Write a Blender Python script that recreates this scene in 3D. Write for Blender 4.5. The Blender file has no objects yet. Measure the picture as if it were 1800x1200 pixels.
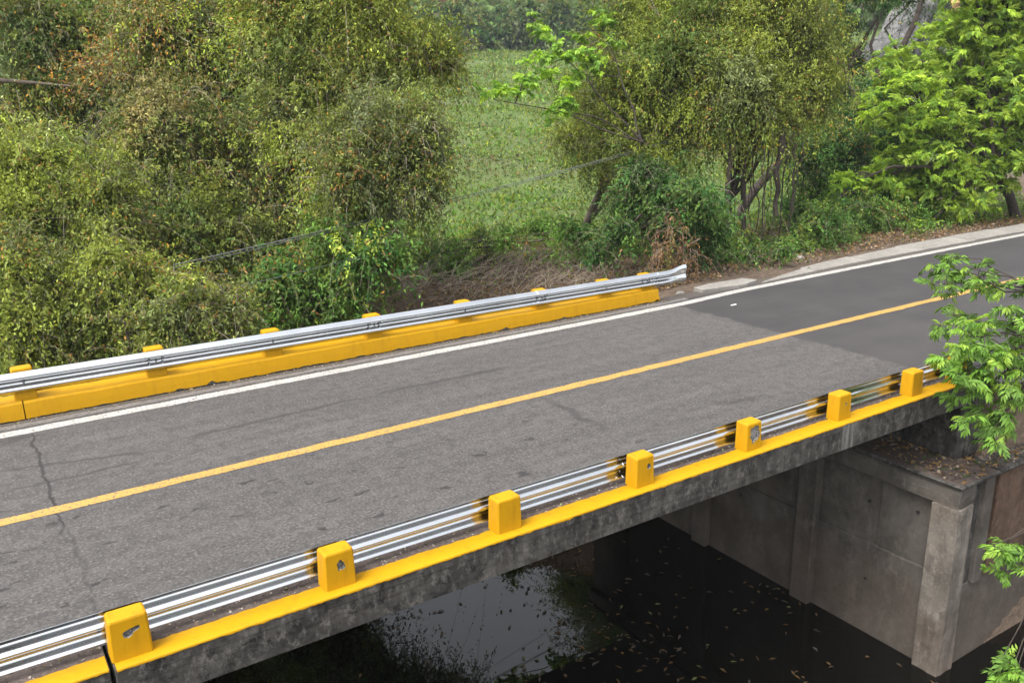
import bpy, bmesh, math, random
import numpy as np
from mathutils import Vector, Matrix
from mathutils.geometry import tessellate_polygon

# ------------------------------------------------------------------ camera, sky, sun, exposure
S = bpy.context.scene
COL = S.collection
rad = math.radians
cam_d = bpy.data.cameras.new('camera')
cam = bpy.data.objects.new('camera', cam_d)
COL.objects.link(cam)
cam_d.sensor_width = 36.0
cam_d.lens = 1520.06 / 1800 * 36
cam_d.clip_start = 0.1
cam_d.clip_end = 3000
cam.matrix_world = (Matrix.Translation((-0.6088, -7.2782, 4.8302)) @ Matrix.Rotation(rad(-33.18), 4, 'Z')
                    @ Matrix.Rotation(rad(-15.888), 4, 'X') @ Matrix.Rotation(rad(0.928), 4, 'Y') @ Matrix.Rotation(rad(90), 4, 'X'))
S.camera = cam
SUN_EL, SUN_AZ = 60, 255            # azimuth measured clockwise from +y
W = bpy.data.worlds.new('World')
S.world = W
W.use_nodes = True
nt = W.node_tree
nt.nodes.clear()
sky = nt.nodes.new('ShaderNodeTexSky')
sky.sky_type = 'NISHITA'
sky.sun_disc = False
sky.sun_elevation = rad(SUN_EL)
sky.sun_rotation = rad(SUN_AZ)
sky.air_density = 1.0
sky.dust_density = 4.0
hs = nt.nodes.new('ShaderNodeHueSaturation')
hs.inputs['Saturation'].default_value = 0.20
bg = nt.nodes.new('ShaderNodeBackground')
bg.inputs['Strength'].default_value = 0.15
wo = nt.nodes.new('ShaderNodeOutputWorld')
nt.links.new(sky.outputs[0], hs.inputs['Color'])
nt.links.new(hs.outputs[0], bg.inputs[0])
nt.links.new(bg.outputs[0], wo.inputs[0])
sun_d = bpy.data.lights.new('sun', 'SUN')
sun_d.energy = 1.0
sun_d.angle = rad(28)
sun_d.color = (1.0, 0.965, 0.91)
sun = bpy.data.objects.new('sun', sun_d)
COL.objects.link(sun)
sdir = Vector((math.sin(rad(SUN_AZ)) * math.cos(rad(SUN_EL)), math.cos(rad(SUN_AZ)) * math.cos(rad(SUN_EL)), math.sin(rad(SUN_EL))))
sun.rotation_euler = sdir.to_track_quat('Z', 'Y').to_euler()
S.view_settings.view_transform = 'Standard'
S.view_settings.look = 'None'
S.view_settings.exposure = 1.75
S.view_settings.gamma = 1.0
S.view_settings.use_curve_mapping = False

random.seed(7)
RNG = np.random.default_rng(11)

# ------------------------------------------------------------------ node helpers
class NT:
    def __init__(s, name):
        s.m = bpy.data.materials.new(name)
        s.m.use_nodes = True
        s.t = s.m.node_tree
        s.t.nodes.clear()
        s.out = s.t.nodes.new('ShaderNodeOutputMaterial')
        s.co = s.t.nodes.new('ShaderNodeTexCoord').outputs['Object']
    def put(s, sock, v):
        if isinstance(v, bpy.types.NodeSocket):
            s.t.links.new(v, sock)
        elif v is not None:
            if sock.type == 'RGBA' and not isinstance(v, (int, float)) and len(v) == 3:
                v = (*v, 1)
            sock.default_value = v
    def new(s, ty, ins=None, out=0, **at):
        n = s.t.nodes.new('ShaderNode' + ty)
        for k, v in at.items():
            setattr(n, k, v)
        for k, v in (ins or {}).items():
            s.put(n.inputs[k], v)
        return n.outputs[out]
    def math(s, op, a, b=0.0, c=0.0):
        return s.new('Math', {0: a, 1: b, 2: c}, operation=op)
    def scaled(s, sc, src=None):
        return s.new('Mapping', {'Vector': src or s.co, 'Scale': sc})
    def noise(s, scale, detail=4, rough=.55, vec=None, sc=None, dist=0):
        v = s.scaled(sc) if sc else (vec or s.co)
        return s.new('TexNoise', {'Vector': v, 'Scale': scale, 'Detail': detail, 'Roughness': rough, 'Distortion': dist})
    def ramp(s, f, lo, hi, a=0.0, b=1.0):
        return s.new('MapRange', {'Value': f, 'From Min': lo, 'From Max': hi, 'To Min': a, 'To Max': b})
    def mix(s, f, a, b, mode='MIX'):
        n = s.t.nodes.new('ShaderNodeMix')
        n.data_type = 'RGBA'
        n.blend_type = mode
        s.put(n.inputs[0], f); s.put(n.inputs[6], a); s.put(n.inputs[7], b)
        return n.outputs[2]
    def xyz(s):
        n = s.t.nodes.new('ShaderNodeSeparateXYZ')
        s.t.links.new(s.co, n.inputs[0])
        return n.outputs
    def bump(s, h, strength=.3, dist=.01):
        return s.new('Bump', {'Height': h, 'Strength': strength, 'Distance': dist})
    def bsdf(s, color, rough=.7, metal=0.0, normal=None, spec=.5, **kw):
        ins = {'Base Color': color, 'Roughness': rough, 'Metallic': metal, 'Specular IOR Level': spec}
        ins.update(kw)
        if normal is not None:
            ins['Normal'] = normal
        return s.new('BsdfPrincipled', ins)
    def done(s, sh):
        s.t.links.new(sh, s.out.inputs['Surface'])
        return s.m

def mat_asphalt():
    a = NT('asphalt')
    X, Y, Z = a.xyz()
    n1 = a.noise(.9, 5)
    spk = a.noise(27, 4, .75)
    spk2 = a.noise(95, 2, .6)
    streak = a.noise(1.0, 5, .6, sc=(.12, 2.6, 1))
    BASE = (0.05377, 0.04911, 0.04702)
    old = a.mix(a.ramp(n1, .3, .7), (0.05377, 0.04911, 0.04702), (0.07224, 0.06641, 0.06216))
    old = a.mix(a.ramp(streak, .40, .62, 0, .65), old, (0.03571, 0.03261, 0.03185))
    old = a.mix(a.ramp(spk, .36, .47, 1, 0), old, (0.02184, 0.02012, 0.01943))
    old = a.mix(a.ramp(spk, .54, .65, 0, 1), old, (0.1302, 0.1207, 0.1108))
    old = a.mix(a.ramp(spk2, .55, .70, 0, .6), old, (0.1218, 0.1127, 0.103))
    blot = a.noise(5.5, 7, .72)
    old = a.mix(a.ramp(blot, .38, .52, .55, 0), old, tuple(x * .55 for x in BASE))
    old = a.mix(a.ramp(blot, .52, .66, 0, .35), old, tuple(x * 1.45 for x in BASE))
    sp = a.noise(1.5, 3, .6, sc=(1.5, 2.9, 1), dist=.35)
    region = a.math('MULTIPLY', a.ramp(X, 5.5, 10.0, 1, 0), a.ramp(Y, 3.4, 4.6, 1, .35))
    spots = a.math('MULTIPLY', a.ramp(sp, .645, .668), region)
    old = a.mix(a.math('MULTIPLY', spots, .8), old, (0.0126, 0.01167, 0.01165))
    wob = a.math('SUBTRACT', a.noise(2.4, 4, .6), .5)
    def seg(x0, y0, x1, y1, w, wobble=.25):
        L = math.hypot(x1 - x0, y1 - y0); ux, uy = (x1 - x0) / L, (y1 - y0) / L
        dx = a.math('SUBTRACT', X, x0); dy = a.math('SUBTRACT', Y, y0)
        t = a.math('ADD', a.math('MULTIPLY', dx, ux), a.math('MULTIPLY', dy, uy))
        p = a.math('ADD', a.math('MULTIPLY', dx, -uy), a.math('MULTIPLY', dy, ux))
        p = a.math('ABSOLUTE', a.math('ADD', p, a.math('MULTIPLY', wob, wobble)))
        e = a.math('MINIMUM', a.ramp(t, -.3, .3), a.ramp(t, L - .3, L + .3, 1, 0))
        return a.math('MULTIPLY', e, a.ramp(p, w * .3, w, 1, 0))
    dark = seg(5.2, 5.58, 7.6, 5.53, .10, .2)
    for q in ((-.6, 5.75, 1.4, 5.2, .06, .3), (2.0, 5.45, 4.8, 5.56, .07, .25), (7.25, 3.5, 7.15, 2.3, .12, .5), (-.6, 6.9, .15, 6.85, .14, .5),
              (9.3, 1.9, 10.1, 1.7, .10, .5), (-.5, 4.9, 1.2, 4.95, .05, .3)):
        dark = a.math('MAXIMUM', dark, seg(*q))
    old = a.mix(a.math('MULTIPLY', dark, .62), old, (0.0189, 0.01731, 0.0171))
    crack = a.math('MAXIMUM', seg(-.02, 7.1, -.03, 3.2, .030, .24), a.math('MULTIPLY', seg(.05, 3.4, .02, .6, .035, .26), .45))
    old = a.mix(a.math('MULTIPLY', crack, .85), old, (0.01092, 0.01007, 0.009718))
    new = a.mix(a.ramp(n1, .3, .7), (0.02982, 0.02697, 0.02759), (0.04032, 0.03664, 0.0369))
    new = a.mix(a.ramp(streak, .4, .65, 0, .4), new, (0.02436, 0.02214, 0.02292))
    new = a.mix(a.ramp(spk, .62, .75, 0, .25), new, (0.0756, 0.07043, 0.06605))
    near = a.ramp(Y, 2.0, 4.6, 1, 0)
    new = a.mix(a.math('MULTIPLY', near, a.ramp(n1, .35, .65, .1, .65)), new, (0.0483, 0.04347, 0.04119))
    edge = a.math('ADD', X, a.math('ADD', a.math('MULTIPLY', wob, .5), a.math('MULTIPLY', a.math('SUBTRACT', a.noise(14, 3), .5), .12)))
    col = a.mix(a.ramp(edge, 13.47, 13.53), old, new)
    # dust and grit gathered in the gutter along the far kerb
    g = a.math('ADD', Y, a.math('MULTIPLY', a.math('SUBTRACT', a.noise(5, 4, .6), .5), .35))
    grit = a.mix(a.ramp(spk, .35, .65), (0.03571, 0.02897, 0.02409), (0.1008, 0.08453, 0.07191))
    col = a.mix(a.ramp(g, 7.52, 7.66, 0, .85), col, grit)
    h = a.math('ADD', spk, a.math('MULTIPLY', spk2, .5))
    return a.done(a.bsdf(col, a.ramp(n1, .3, .7, .78, .9), 0, a.bump(h, .35, .012), .35))

def mat_paint(name, c1, c2, wear=0.0, under=(.075, .072, .07), grain=30, rough=.6):
    a = NT(name)
    n = a.noise(3.0, 5, .6)
    col = a.mix(a.ramp(n, .35, .7), c1, c2)
    col = a.mix(a.ramp(a.noise(.8, 3, .5), .55, .75, 0, .22), col, tuple(x * .72 for x in c2))
    w = a.noise(grain, 4, .65)
    if wear:
        col = a.mix(a.ramp(w, .62 - wear, .70 - wear), col, under)
    return a.done(a.bsdf(col, rough, 0, a.bump(a.math('ADD', a.noise(60, 3, .6), a.math('MULTIPLY', a.noise(7, 3), .6)), .18, .01), .35))

def mat_yellow():
    a = NT('yellow_paint')
    n = a.noise(4.0, 5, .6)
    col = a.mix(a.ramp(n, .3, .7), (.365, .190, .0012), (.405, .214, .0014))
    st = a.noise(2.5, 5, .65, sc=(3.0, 3.0, .5))
    col = a.mix(a.ramp(st, .54, .76, 0, .38), col, (.18, .085, .004))
    col = a.mix(a.ramp(a.noise(28, 4, .7), .68, .78, 0, .45), col, (.14, .075, .008))
    return a.done(a.bsdf(col, .6, 0, a.bump(a.math('ADD', a.noise(14, 4, .6), a.math('MULTIPLY', a.noise(90, 2), .35)), .28, .008), .18))

def mat_concrete(name, dark, light, mold=.5, warm=(.12, .085, .06), streaks=True, gr=6, flood=None, runoff=None):
    a = NT(name)
    n = a.noise(1.3, 6, .62)
    col = a.mix(a.ramp(n, .35, .68), dark, light)
    col = a.mix(a.ramp(a.noise(.7, 4, .6), .5, .72, 0, .5), col, warm)
    if streaks:
        s = a.noise(3.2, 5, .6, sc=(1.6, 1.6, .12))
        col = a.mix(a.ramp(s, .46, .74, 0, mold * .7), col, tuple(x * .28 for x in dark))
        s2 = a.noise(5.0, 4, .6, sc=(1.7, 1.7, .09))
        col = a.mix(a.ramp(s2, .66, .80, 0, .28), col, tuple(min(1, x * 1.9) for x in light))
    m = a.noise(gr, 8, .76)
    col = a.mix(a.ramp(m, .49, .62, 0, mold), col, tuple(x * .22 for x in dark))
    lt = a.noise(gr * 1.7, 8, .78, sc=(1, 1, .6))
    col = a.mix(a.ramp(lt, .51, .64, 0, .8 * mold + .1), col, tuple(min(1, x * 1.7) for x in light))
    if runoff:     # pale lime washed down the deck edge below one post
        sx = a.math('ABSOLUTE', a.math('SUBTRACT', a.xyz()[0], runoff))
        rn = a.noise(9.0, 4, .6, sc=(2.2, 1, .12))
        col = a.mix(a.math('MULTIPLY', a.ramp(sx, .10, .22, 1, 0), a.ramp(rn, .42, .60, .15, .85)), col, (.20, .19, .175))
    if flood:      # muddy tide mark left by high water
        zz = a.math('ADD', a.xyz()[2], a.math('MULTIPLY', a.math('SUBTRACT', n, .5), 1.6))
        col = a.mix(a.ramp(zz, flood - .25, flood + .1, .30, 0), col, (.07, .047, .033))
    p = a.noise(42, 3, .7)
    col = a.mix(a.ramp(p, .66, .74, 0, .5), col, tuple(min(1, x * 1.7) for x in light))
    return a.done(a.bsdf(col, .88, 0, a.bump(a.math('ADD', a.noise(12, 6, .7), a.math('MULTIPLY', p, .3)), .45, .02), .25))

def mat_steel():
    a = NT('galvanised_steel')
    v = a.new('TexVoronoi', {'Vector': a.co, 'Scale': 55.0}, 1)
    n = a.noise(1.2, 3, .5)
    col = a.mix(a.ramp(n, .35, .7), (.56, .575, .585), (.66, .67, .68))
    col = a.mix(.05, col, v)
    r = a.ramp(a.noise(2.0, 3, .5, sc=(.5, 2, 2)), .3, .7, .11, .19)
    return a.done(a.bsdf(col, r, 1.0, a.bump(a.noise(2.0, 2), .05, .02)))

def mat_plain(name, c, rough=.8, metal=0.0, var=.35, scale=8, bump=.4):
    a = NT(name)
    n = a.noise(scale, 5, .65)
    col = a.mix(a.ramp(n, .3, .7), tuple(x * (1 - var) for x in c), tuple(min(1, x * (1 + var)) for x in c))
    return a.done(a.bsdf(col, rough, metal, a.bump(n, bump, .02), .3))

def mat_leaf(name, trans=.34, rough=.6, rand=False, gain=1.36):
    a = NT(name)
    t = a.mix(1.0, a.new('Attribute', out=0, attribute_name='tint'), (gain, gain, gain), 'MULTIPLY')
    if rand:
        r = a.new('ObjectInfo', out=5)
        t = a.mix(1.0, t, a.mix(r, (.74, .78, .72), (1.22, 1.16, 1.2)), 'MULTIPLY')
    b = a.bsdf(t, rough, 0, None, .16)
    tr = a.new('BsdfTranslucent', {'Color': a.mix(1.0, t, (1.25, 1.2, .7), 'MULTIPLY')})
    return a.done(a.new('MixShader', {0: trans, 1: b, 2: tr}))

def mat_ground():
    a = NT('earth_and_grass')
    X, Y, Z = a.xyz()
    n = a.noise(.35, 6, .65)
    f = a.noise(7, 6, .7)
    green = a.mix(a.ramp(n, .35, .65), (.070, .102, .028), (.102, .142, .042))
    green = a.mix(a.ramp(a.noise(.12, 4, .6), .5, .68, 0, .6), green, (.105, .098, .052))
    green = a.mix(a.ramp(f, .3, .7, .55, 0), green, (.028, .042, .012))
    dirt = a.mix(a.ramp(f, .3, .7), (.040, .029, .021), (.135, .100, .074))
    dirt = a.mix(a.ramp(a.noise(30, 3, .7), .62, .72, 0, .7), dirt, (.22, .175, .14))
    d = a.math('ADD', Y, a.math('MULTIPLY', a.math('SUBTRACT', n, .5), 9))
    bank = a.math('MULTIPLY', a.ramp(X, 7, 10), a.ramp(X, 17, 21, 1, 0))
    d = a.math('SUBTRACT', d, a.math('MULTIPLY', bank, 4.0))
    col = a.mix(a.ramp(d, 14.5, 18.0), dirt, green)
    far = a.ramp(X, -14, -4, 1, 0)
    pink = a.math('MULTIPLY', far, a.math('MULTIPLY', a.ramp(Y, 30, 40), a.ramp(Y, 90, 110, 1, 0)))
    col = a.mix(a.math('MULTIPLY', pink, a.ramp(n, .4, .55)), col, (.42, .24, .18))
    return a.done(a.bsdf(col, .95, 0, a.bump(f, .6, .08), .15))

def mat_water():
    a = NT('dark_creek_water')
    n = a.noise(.5, 2, .5)
    n2 = a.noise(3.0, 3, .5)
    return a.done(a.bsdf((.0022, .0020, .0014), .012, 0, a.bump(a.math('ADD', n, a.math('MULTIPLY', n2, .06)), .02, .05), .5, IOR=1.42))

M_ASPH = mat_asphalt()
M_YEL = mat_yellow()
M_LINEY = mat_paint('yellow_road_paint', (0.3312, 0.1908, 0.0396), (0.3744, 0.2232, 0.054), .085, grain=26)
M_LINEW = mat_paint('white_road_paint', (0.3024, 0.288, 0.2664), (0.36, 0.3492, 0.324), .085, grain=26)
M_OLDW = mat_paint('faded_white_paint', (0.1152, 0.1066, 0.1008), (0.144, 0.1354, 0.126), .12, grain=16)
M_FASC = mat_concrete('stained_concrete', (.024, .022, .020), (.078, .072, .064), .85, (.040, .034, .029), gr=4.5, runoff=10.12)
M_ABUT = mat_concrete('abutment_concrete', (0.06083, 0.05291, 0.04429), (0.1084, 0.09827, 0.08481), .30, (0.09256, 0.06299, 0.04382), gr=2.2, flood=1.75)
M_PILA = mat_concrete('weathered_pilaster', (0.0787, 0.06799, 0.0567), (0.1941, 0.172, 0.1465), .35, (0.1574, 0.105, 0.07371), gr=3.0, flood=1.3)
M_RUST = mat_concrete('reddish_concrete', (0.072, 0.04464, 0.03024), (0.1188, 0.07776, 0.054), .4, (0.1008, 0.0576, 0.036))
M_RAW = mat_concrete('broken_concrete', (0.072, 0.06696, 0.06192), (0.2232, 0.216, 0.2016), .6, (0.144, 0.1224, 0.108), False, 24)
M_CHIP = mat_concrete('fresh_broken_concrete', (.03, .028, .026), (.34, .33, .31), .9, (.16, .13, .11), False, 45)
M_KTOP = mat_concrete('dusty_kerb_top', (0.0432, 0.0324, 0.02736), (0.0936, 0.072, 0.06192), .5, (0.0648, 0.04464, 0.036), False, 14)
M_KERB = mat_concrete('pale_kerb_concrete', (0.1656, 0.1526, 0.1368), (0.2304, 0.2196, 0.198), .30, (0.1584, 0.1296, 0.108), False, 5)
M_STEEL = mat_steel()
M_BOLT = mat_plain('bolt_steel', (.20, .21, .22), .45, 1.0)
M_DARK = mat_plain('joint_filler', (.02, .019, .018), .9)
M_BARK = mat_plain('grey_bark', (.085, .068, .052), .9, 0, .5, 5, .8)
M_BARKD = mat_plain('dark_bark', (.040, .031, .025), .9, 0, .5, 5, .8)
M_TWIG = mat_plain('dry_twig', (.20, .165, .125), .9, 0, .4, 6)
M_LEAF = mat_leaf('leaves')
M_LEAFR = mat_leaf('broad_leaves', .46, .5, True, 1.9)
M_GROUND = mat_ground()
M_WATER = mat_water()
M_ROCK = mat_concrete('grey_rock', (.05, .049, .048), (.125, .122, .118), .5, (.22, .2, .18), False, 1.2)
M_CABLE = mat_plain('cable_sheath', (.10, .105, .11), .6)

# ------------------------------------------------------------------ object helpers
def tag(o, label=None, cat=None, group=None, kind=None):
    if label: o['label'] = label
    if cat: o['category'] = cat
    if group: o['group'] = group
    if kind: o['kind'] = kind
    return o

def link(name, me, mat=None, parent=None, loc=None):
    o = bpy.data.objects.new(name, me)
    COL.objects.link(o)
    if mat is not None and me is not None and len(me.materials) == 0:
        me.materials.append(mat)
    if parent is not None: o.parent = parent
    if loc is not None: o.location = loc
    return o

def empty(name, loc, label=None, cat=None, group=None, kind=None):
    o = link(name, None, loc=loc)
    o.empty_display_size = .2
    return tag(o, label, cat, group, kind)

def np_mesh(name, V, F, tint=None, smooth=False):
    V = np.asarray(V, np.float32).reshape(-1, 3); F = np.asarray(F, np.int32)
    me = bpy.data.meshes.new(name)
    k = F.shape[1]
    me.vertices.add(len(V)); me.vertices.foreach_set('co', V.ravel())
    me.loops.add(F.size); me.loops.foreach_set('vertex_index', F.ravel())
    me.polygons.add(len(F)); me.polygons.foreach_set('loop_start', np.arange(0, F.size, k, dtype=np.int32))
    if tint is not None:
        at = me.attributes.new('tint', 'FLOAT_COLOR', 'POINT')
        t4 = np.ones((len(V), 4), np.float32); t4[:, :3] = tint
        at.data.foreach_set('color', t4.ravel())
    me.update(calc_edges=True)
    if smooth:
        me.polygons.foreach_set('use_smooth', np.ones(len(F), bool))
    me.validate()
    return me

def py_mesh(name, V, F, smooth=False):
    me = bpy.data.meshes.new(name)
    me.from_pydata([tuple(v) for v in V], [], F)
    me.update()
    if smooth:
        for p in me.polygons: p.use_smooth = True
    return me

def box_bm(bm, x0, x1, y0, y1, z0, z1):
    vs = [bm.verts.new(c) for c in ((x0, y0, z0), (x1, y0, z0), (x1, y1, z0), (x0, y1, z0), (x0, y0, z1), (x1, y0, z1), (x1, y1, z1), (x0, y1, z1))]
    for f in ((3, 2, 1, 0), (4, 5, 6, 7), (0, 1, 5, 4), (1, 2, 6, 5), (2, 3, 7, 6), (3, 0, 4, 7)):
        bm.faces.new([vs[i] for i in f])
    return vs

def box(name, x0, x1, y0, y1, z0, z1, mat, parent=None, bevel=.012, cuts=0, rough=0.0):
    bm = bmesh.new()
    box_bm(bm, x0, x1, y0, y1, z0, z1)
    if bevel:
        bmesh.ops.bevel(bm, geom=bm.edges[:], offset=bevel, segments=2, affect='EDGES', profile=.5)
    if cuts:
        bmesh.ops.subdivide_edges(bm, edges=[e for e in bm.edges if e.calc_length() > .25], cuts=cuts, use_grid_fill=True)
        for v in bm.verts:
            v.co += Vector((random.uniform(-1, 1), random.uniform(-1, 1), random.uniform(-1, 1))) * rough
    me = bpy.data.meshes.new(name)
    bm.to_mesh(me); bm.free()
    return link(name, me, mat, parent)

class Tubes:
    """Collects tapered tubes into one mesh."""
    def __init__(s): s.V = []; s.F = []; s.n = 0
    def add(s, pts, radii, k=6):
        P = np.asarray(pts, float); R = np.broadcast_to(np.asarray(radii, float), (len(P),))
        T = np.gradient(P, axis=0); T /= np.linalg.norm(T, axis=1)[:, None] + 1e-9
        up = np.array([0, 0, 1.]) if abs(T[0, 2]) < .9 else np.array([1., 0, 0])
        A = np.cross(T, up); A /= np.linalg.norm(A, axis=1)[:, None] + 1e-9
        B = np.cross(T, A)
        th = np.linspace(0, 2 * np.pi, k, endpoint=False)
        V = P[:, None] + R[:, None, None] * (np.cos(th)[None, :, None] * A[:, None] + np.sin(th)[None, :, None] * B[:, None])
        i = np.arange(len(P) - 1)[:, None] * k; j = np.arange(k)[None]; j2 = (j + 1) % k
        F = np.stack([i + j, i + j2, i + k + j2, i + k + j], -1).reshape(-1, 4) + s.n
        s.V.append(V.reshape(-1, 3)); s.F.append(F); s.n += V.shape[0] * k
    def curve(s, a, b, r0, r1, sag=0.0, wob=.0, n=6, k=6):
        a = np.asarray(a, float); b = np.asarray(b, float); t = np.linspace(0, 1, n)[:, None]
        P = a * (1 - t) + b * t
        P[:, 2] += sag * (4 * t[:, 0] * (1 - t[:, 0]))
        if wob:
            P[1:-1] += RNG.normal(0, wob, (n - 2, 3))
        s.add(P, np.linspace(r0, r1, n), k)
        return P
    def build(s, name, mat, parent=None, off=None):
        V = np.concatenate(s.V)
        if off is not None: V = V - np.asarray(off)
        return link(name, np_mesh(name, V, np.concatenate(s.F), smooth=True), mat, parent)

def leaf_arrays(C, axis, nrm, L, Wd, tint, droop=.15):
    """n leaves: each two triangles folded along the midrib."""
    n = len(C)
    axis = axis / (np.linalg.norm(axis, axis=1)[:, None] + 1e-9)
    side = np.cross(axis, nrm); side /= np.linalg.norm(side, axis=1)[:, None] + 1e-9
    nn = np.cross(side, axis)
    L = np.broadcast_to(L, (n,))[:, None]; Wd = np.broadcast_to(Wd, (n,))[:, None]
    V = np.empty((n, 4, 3), np.float32)
    V[:, 0] = C
    mid = C + axis * L * .45 + nn * Wd * .12
    V[:, 1] = mid - side * Wd * .5
    V[:, 2] = C + axis * L - nn * L * droop
    V[:, 3] = mid + side * Wd * .5
    b = np.arange(n, dtype=np.int32)[:, None] * 4
    F = np.concatenate([b + np.array([[0, 1, 2]]), b + np.array([[0, 2, 3]])], 1).reshape(-1, 3)
    return V.reshape(-1, 3), F, np.repeat(tint, 4, axis=0)

def unit(v): return v / (np.linalg.norm(v, axis=-1, keepdims=True) + 1e-9)

# base colours of leaves (linear albedo)
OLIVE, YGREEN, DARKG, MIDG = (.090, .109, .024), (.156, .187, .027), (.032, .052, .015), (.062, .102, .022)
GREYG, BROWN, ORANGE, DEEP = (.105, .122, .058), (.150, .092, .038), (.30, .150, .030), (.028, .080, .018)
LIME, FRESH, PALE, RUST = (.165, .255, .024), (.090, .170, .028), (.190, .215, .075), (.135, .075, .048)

def pick(pal, n):
    cols = np.array([p[0] for p in pal]); w = np.array([p[1] for p in pal], float); w /= w.sum()
    return cols[RNG.choice(len(cols), n, p=w)]

def crown(blobs, pal, L, Wd, dens=1.0, dry=((BROWN, 1),), pdry=.05, droop=.35, clump=.30, curtain=0.0, core=1.0, wisp=.65):
    """Leaves on arching, drooping shoots and in loose clumps through uneven ellipsoids; returns leaf arrays and shoot paths."""
    Vs, Fs, Ts, off, paths = [], [], [], 0, []
    def add(C, ax, nr, l, w, t):
        nonlocal off
        V, F, T = leaf_arrays(C, ax, nr, l, w, t)
        Vs.append(V); Fs.append(F + off); Ts.append(T); off += len(V)
    for (cx, cy, cz, r, rz) in blobs:
        c = np.array([cx, cy, cz]); R = np.array([r, r, rz]) * .93
        w1, w2, ph = RNG.normal(0, 2.6, 3), RNG.normal(0, 5.0, 3), RNG.uniform(0, 6, 2)
        bump = lambda d: 1 + .40 * np.sin(d @ w1 + ph[0]) + .26 * np.sin(d @ w2 + ph[1])
        seeds = unit(RNG.normal(0, 1, (9, 3))); scol = pick(pal, 9) * np.exp(RNG.normal(0, .32, 9))[:, None]
        sdry = RNG.gamma(.45, 2.0, 9) * pdry
        tone = lambda d: np.argmax(d @ seeds.T + RNG.normal(0, .15, (len(d), 9)), 1)
        area = 4 * np.pi * r * (r * .5 + rz * .5)
        n = dens * 1.06 * area / (L * Wd * .5)
        k = 15
        ns = int(n * wisp / k)
        d = unit(RNG.normal(0, 1, (ns, 3)) + np.array([0, 0, .25]))
        st = c + d * R * (RNG.uniform(.35, .98, ns) * bump(d))[:, None]
        dr = unit(d * .75 + RNG.normal(0, .55, (ns, 3)) + np.array([0, 0, .35]))
        ln = RNG.uniform(.5, 1.5, ns) * clump * 2.2 * np.where(RNG.random(ns) < .09, RNG.uniform(1.5, 2.6, ns), 1)
        sag = RNG.uniform(.35, 1.15, ns) * ln
        seedi = tone(d)
        ii = np.repeat(np.arange(ns), k); m = len(ii)
        f = RNG.uniform(.02, 1, m)
        C = st[ii] + dr[ii] * (ln[ii] * f)[:, None]; C[:, 2] -= sag[ii] * f ** 2
        C += RNG.normal(0, .25 * L, (m, 3))
        tan = dr[ii] * ln[ii][:, None]; tan[:, 2] -= 2 * sag[ii] * f
        ax = unit(unit(tan) * .55 + RNG.normal(0, .62, (m, 3)) + np.array([0, 0, -droop]))
        nr = unit(d[ii] * .4 + RNG.normal(0, .45, (m, 3)) + np.array([0, 0, .8]))
        own = pick(pal, ns)
        col = (scol[seedi] * .6 + own * .4)[ii] * np.exp(RNG.normal(0, .26, m))[:, None]
        isdry = RNG.random(m) < sdry[seedi][ii]
        col[isdry] = pick(dry, int(isdry.sum())) * np.exp(RNG.normal(0, .2, int(isdry.sum())))[:, None]
        add(C, ax, nr, L * RNG.uniform(.6, 1.3, m), Wd * RNG.uniform(.7, 1.2, m), col)
        paths.append((c, st, dr, ln, sag))
        nf = int(n * (1 - wisp)); nc = max(6, int(nf / 60))
        d = unit(RNG.normal(0, 1, (nc, 3)) + np.array([0, 0, .15])); cc = c + d * R * (RNG.uniform(.3, .85, nc) * bump(d))[:, None]
        ii = RNG.integers(0, nc, nf)
        C = cc[ii] + RNG.normal(0, .6, (nf, 3)) * clump * np.array([1, 1, .6])
        col = (scol[tone(d)][ii] * .7 + pick(pal, nf) * .3) * np.exp(RNG.normal(0, .28, nf))[:, None]
        add(C, unit(unit(C - c) * .5 + RNG.normal(0, .6, (nf, 3)) + np.array([0, 0, -droop])), unit(RNG.normal(0, .5, (nf, 3)) + np.array([0, 0, .8])), L * RNG.uniform(.7, 1.4, nf), Wd * RNG.uniform(.7, 1.3, nf), col)
        nk = int(core * 300 * (r * rz) / 1.4)
        if nk:
            dd = unit(RNG.normal(0, 1, (nk, 3))) * R * RNG.uniform(.05, .60, nk)[:, None]
            add(c + dd, unit(RNG.normal(0, 1, (nk, 3))), unit(RNG.normal(0, 1, (nk, 3))), L * 2.0, Wd * 2.4, pick(pal, nk) * .9)
        if curtain:
            ns = int(curtain * 16 * r)
            a = RNG.uniform(0, 2 * np.pi, ns)
            s0 = c + np.stack([np.cos(a) * r * RNG.uniform(.6, 1.05, ns), np.sin(a) * r * RNG.uniform(.6, 1.05, ns), RNG.uniform(-.6, .3, ns) * rz], 1)
            l2 = RNG.uniform(.5, 1.9, ns)
            per2 = (l2 / (L * .26)).astype(int)
            ii = np.repeat(np.arange(ns), per2); mm = len(ii); f = RNG.random(mm)
            C2 = s0[ii] + np.stack([RNG.normal(0, .045, mm), RNG.normal(0, .045, mm), -f * l2[ii]], 1)
            add(C2, unit(RNG.normal(0, .5, (mm, 3)) + np.array([0, 0, -.8])), unit(RNG.normal(0, 1, (mm, 3))), L * .8, Wd * .8, pick(pal, ns)[ii] * np.exp(RNG.normal(0, .3, mm))[:, None])
            paths.append((c, s0, np.tile([0, 0, -1.], (ns, 1)), l2, l2 * 0))
    return np.concatenate(Vs), np.concatenate(Fs), np.concatenate(Ts), paths

# ------------------------------------------------------------------ terrain
def sstep(a, b, x):
    t = np.clip((x - a) / (b - a), 0, 1)
    return t * t * (3 - 2 * t)

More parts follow.
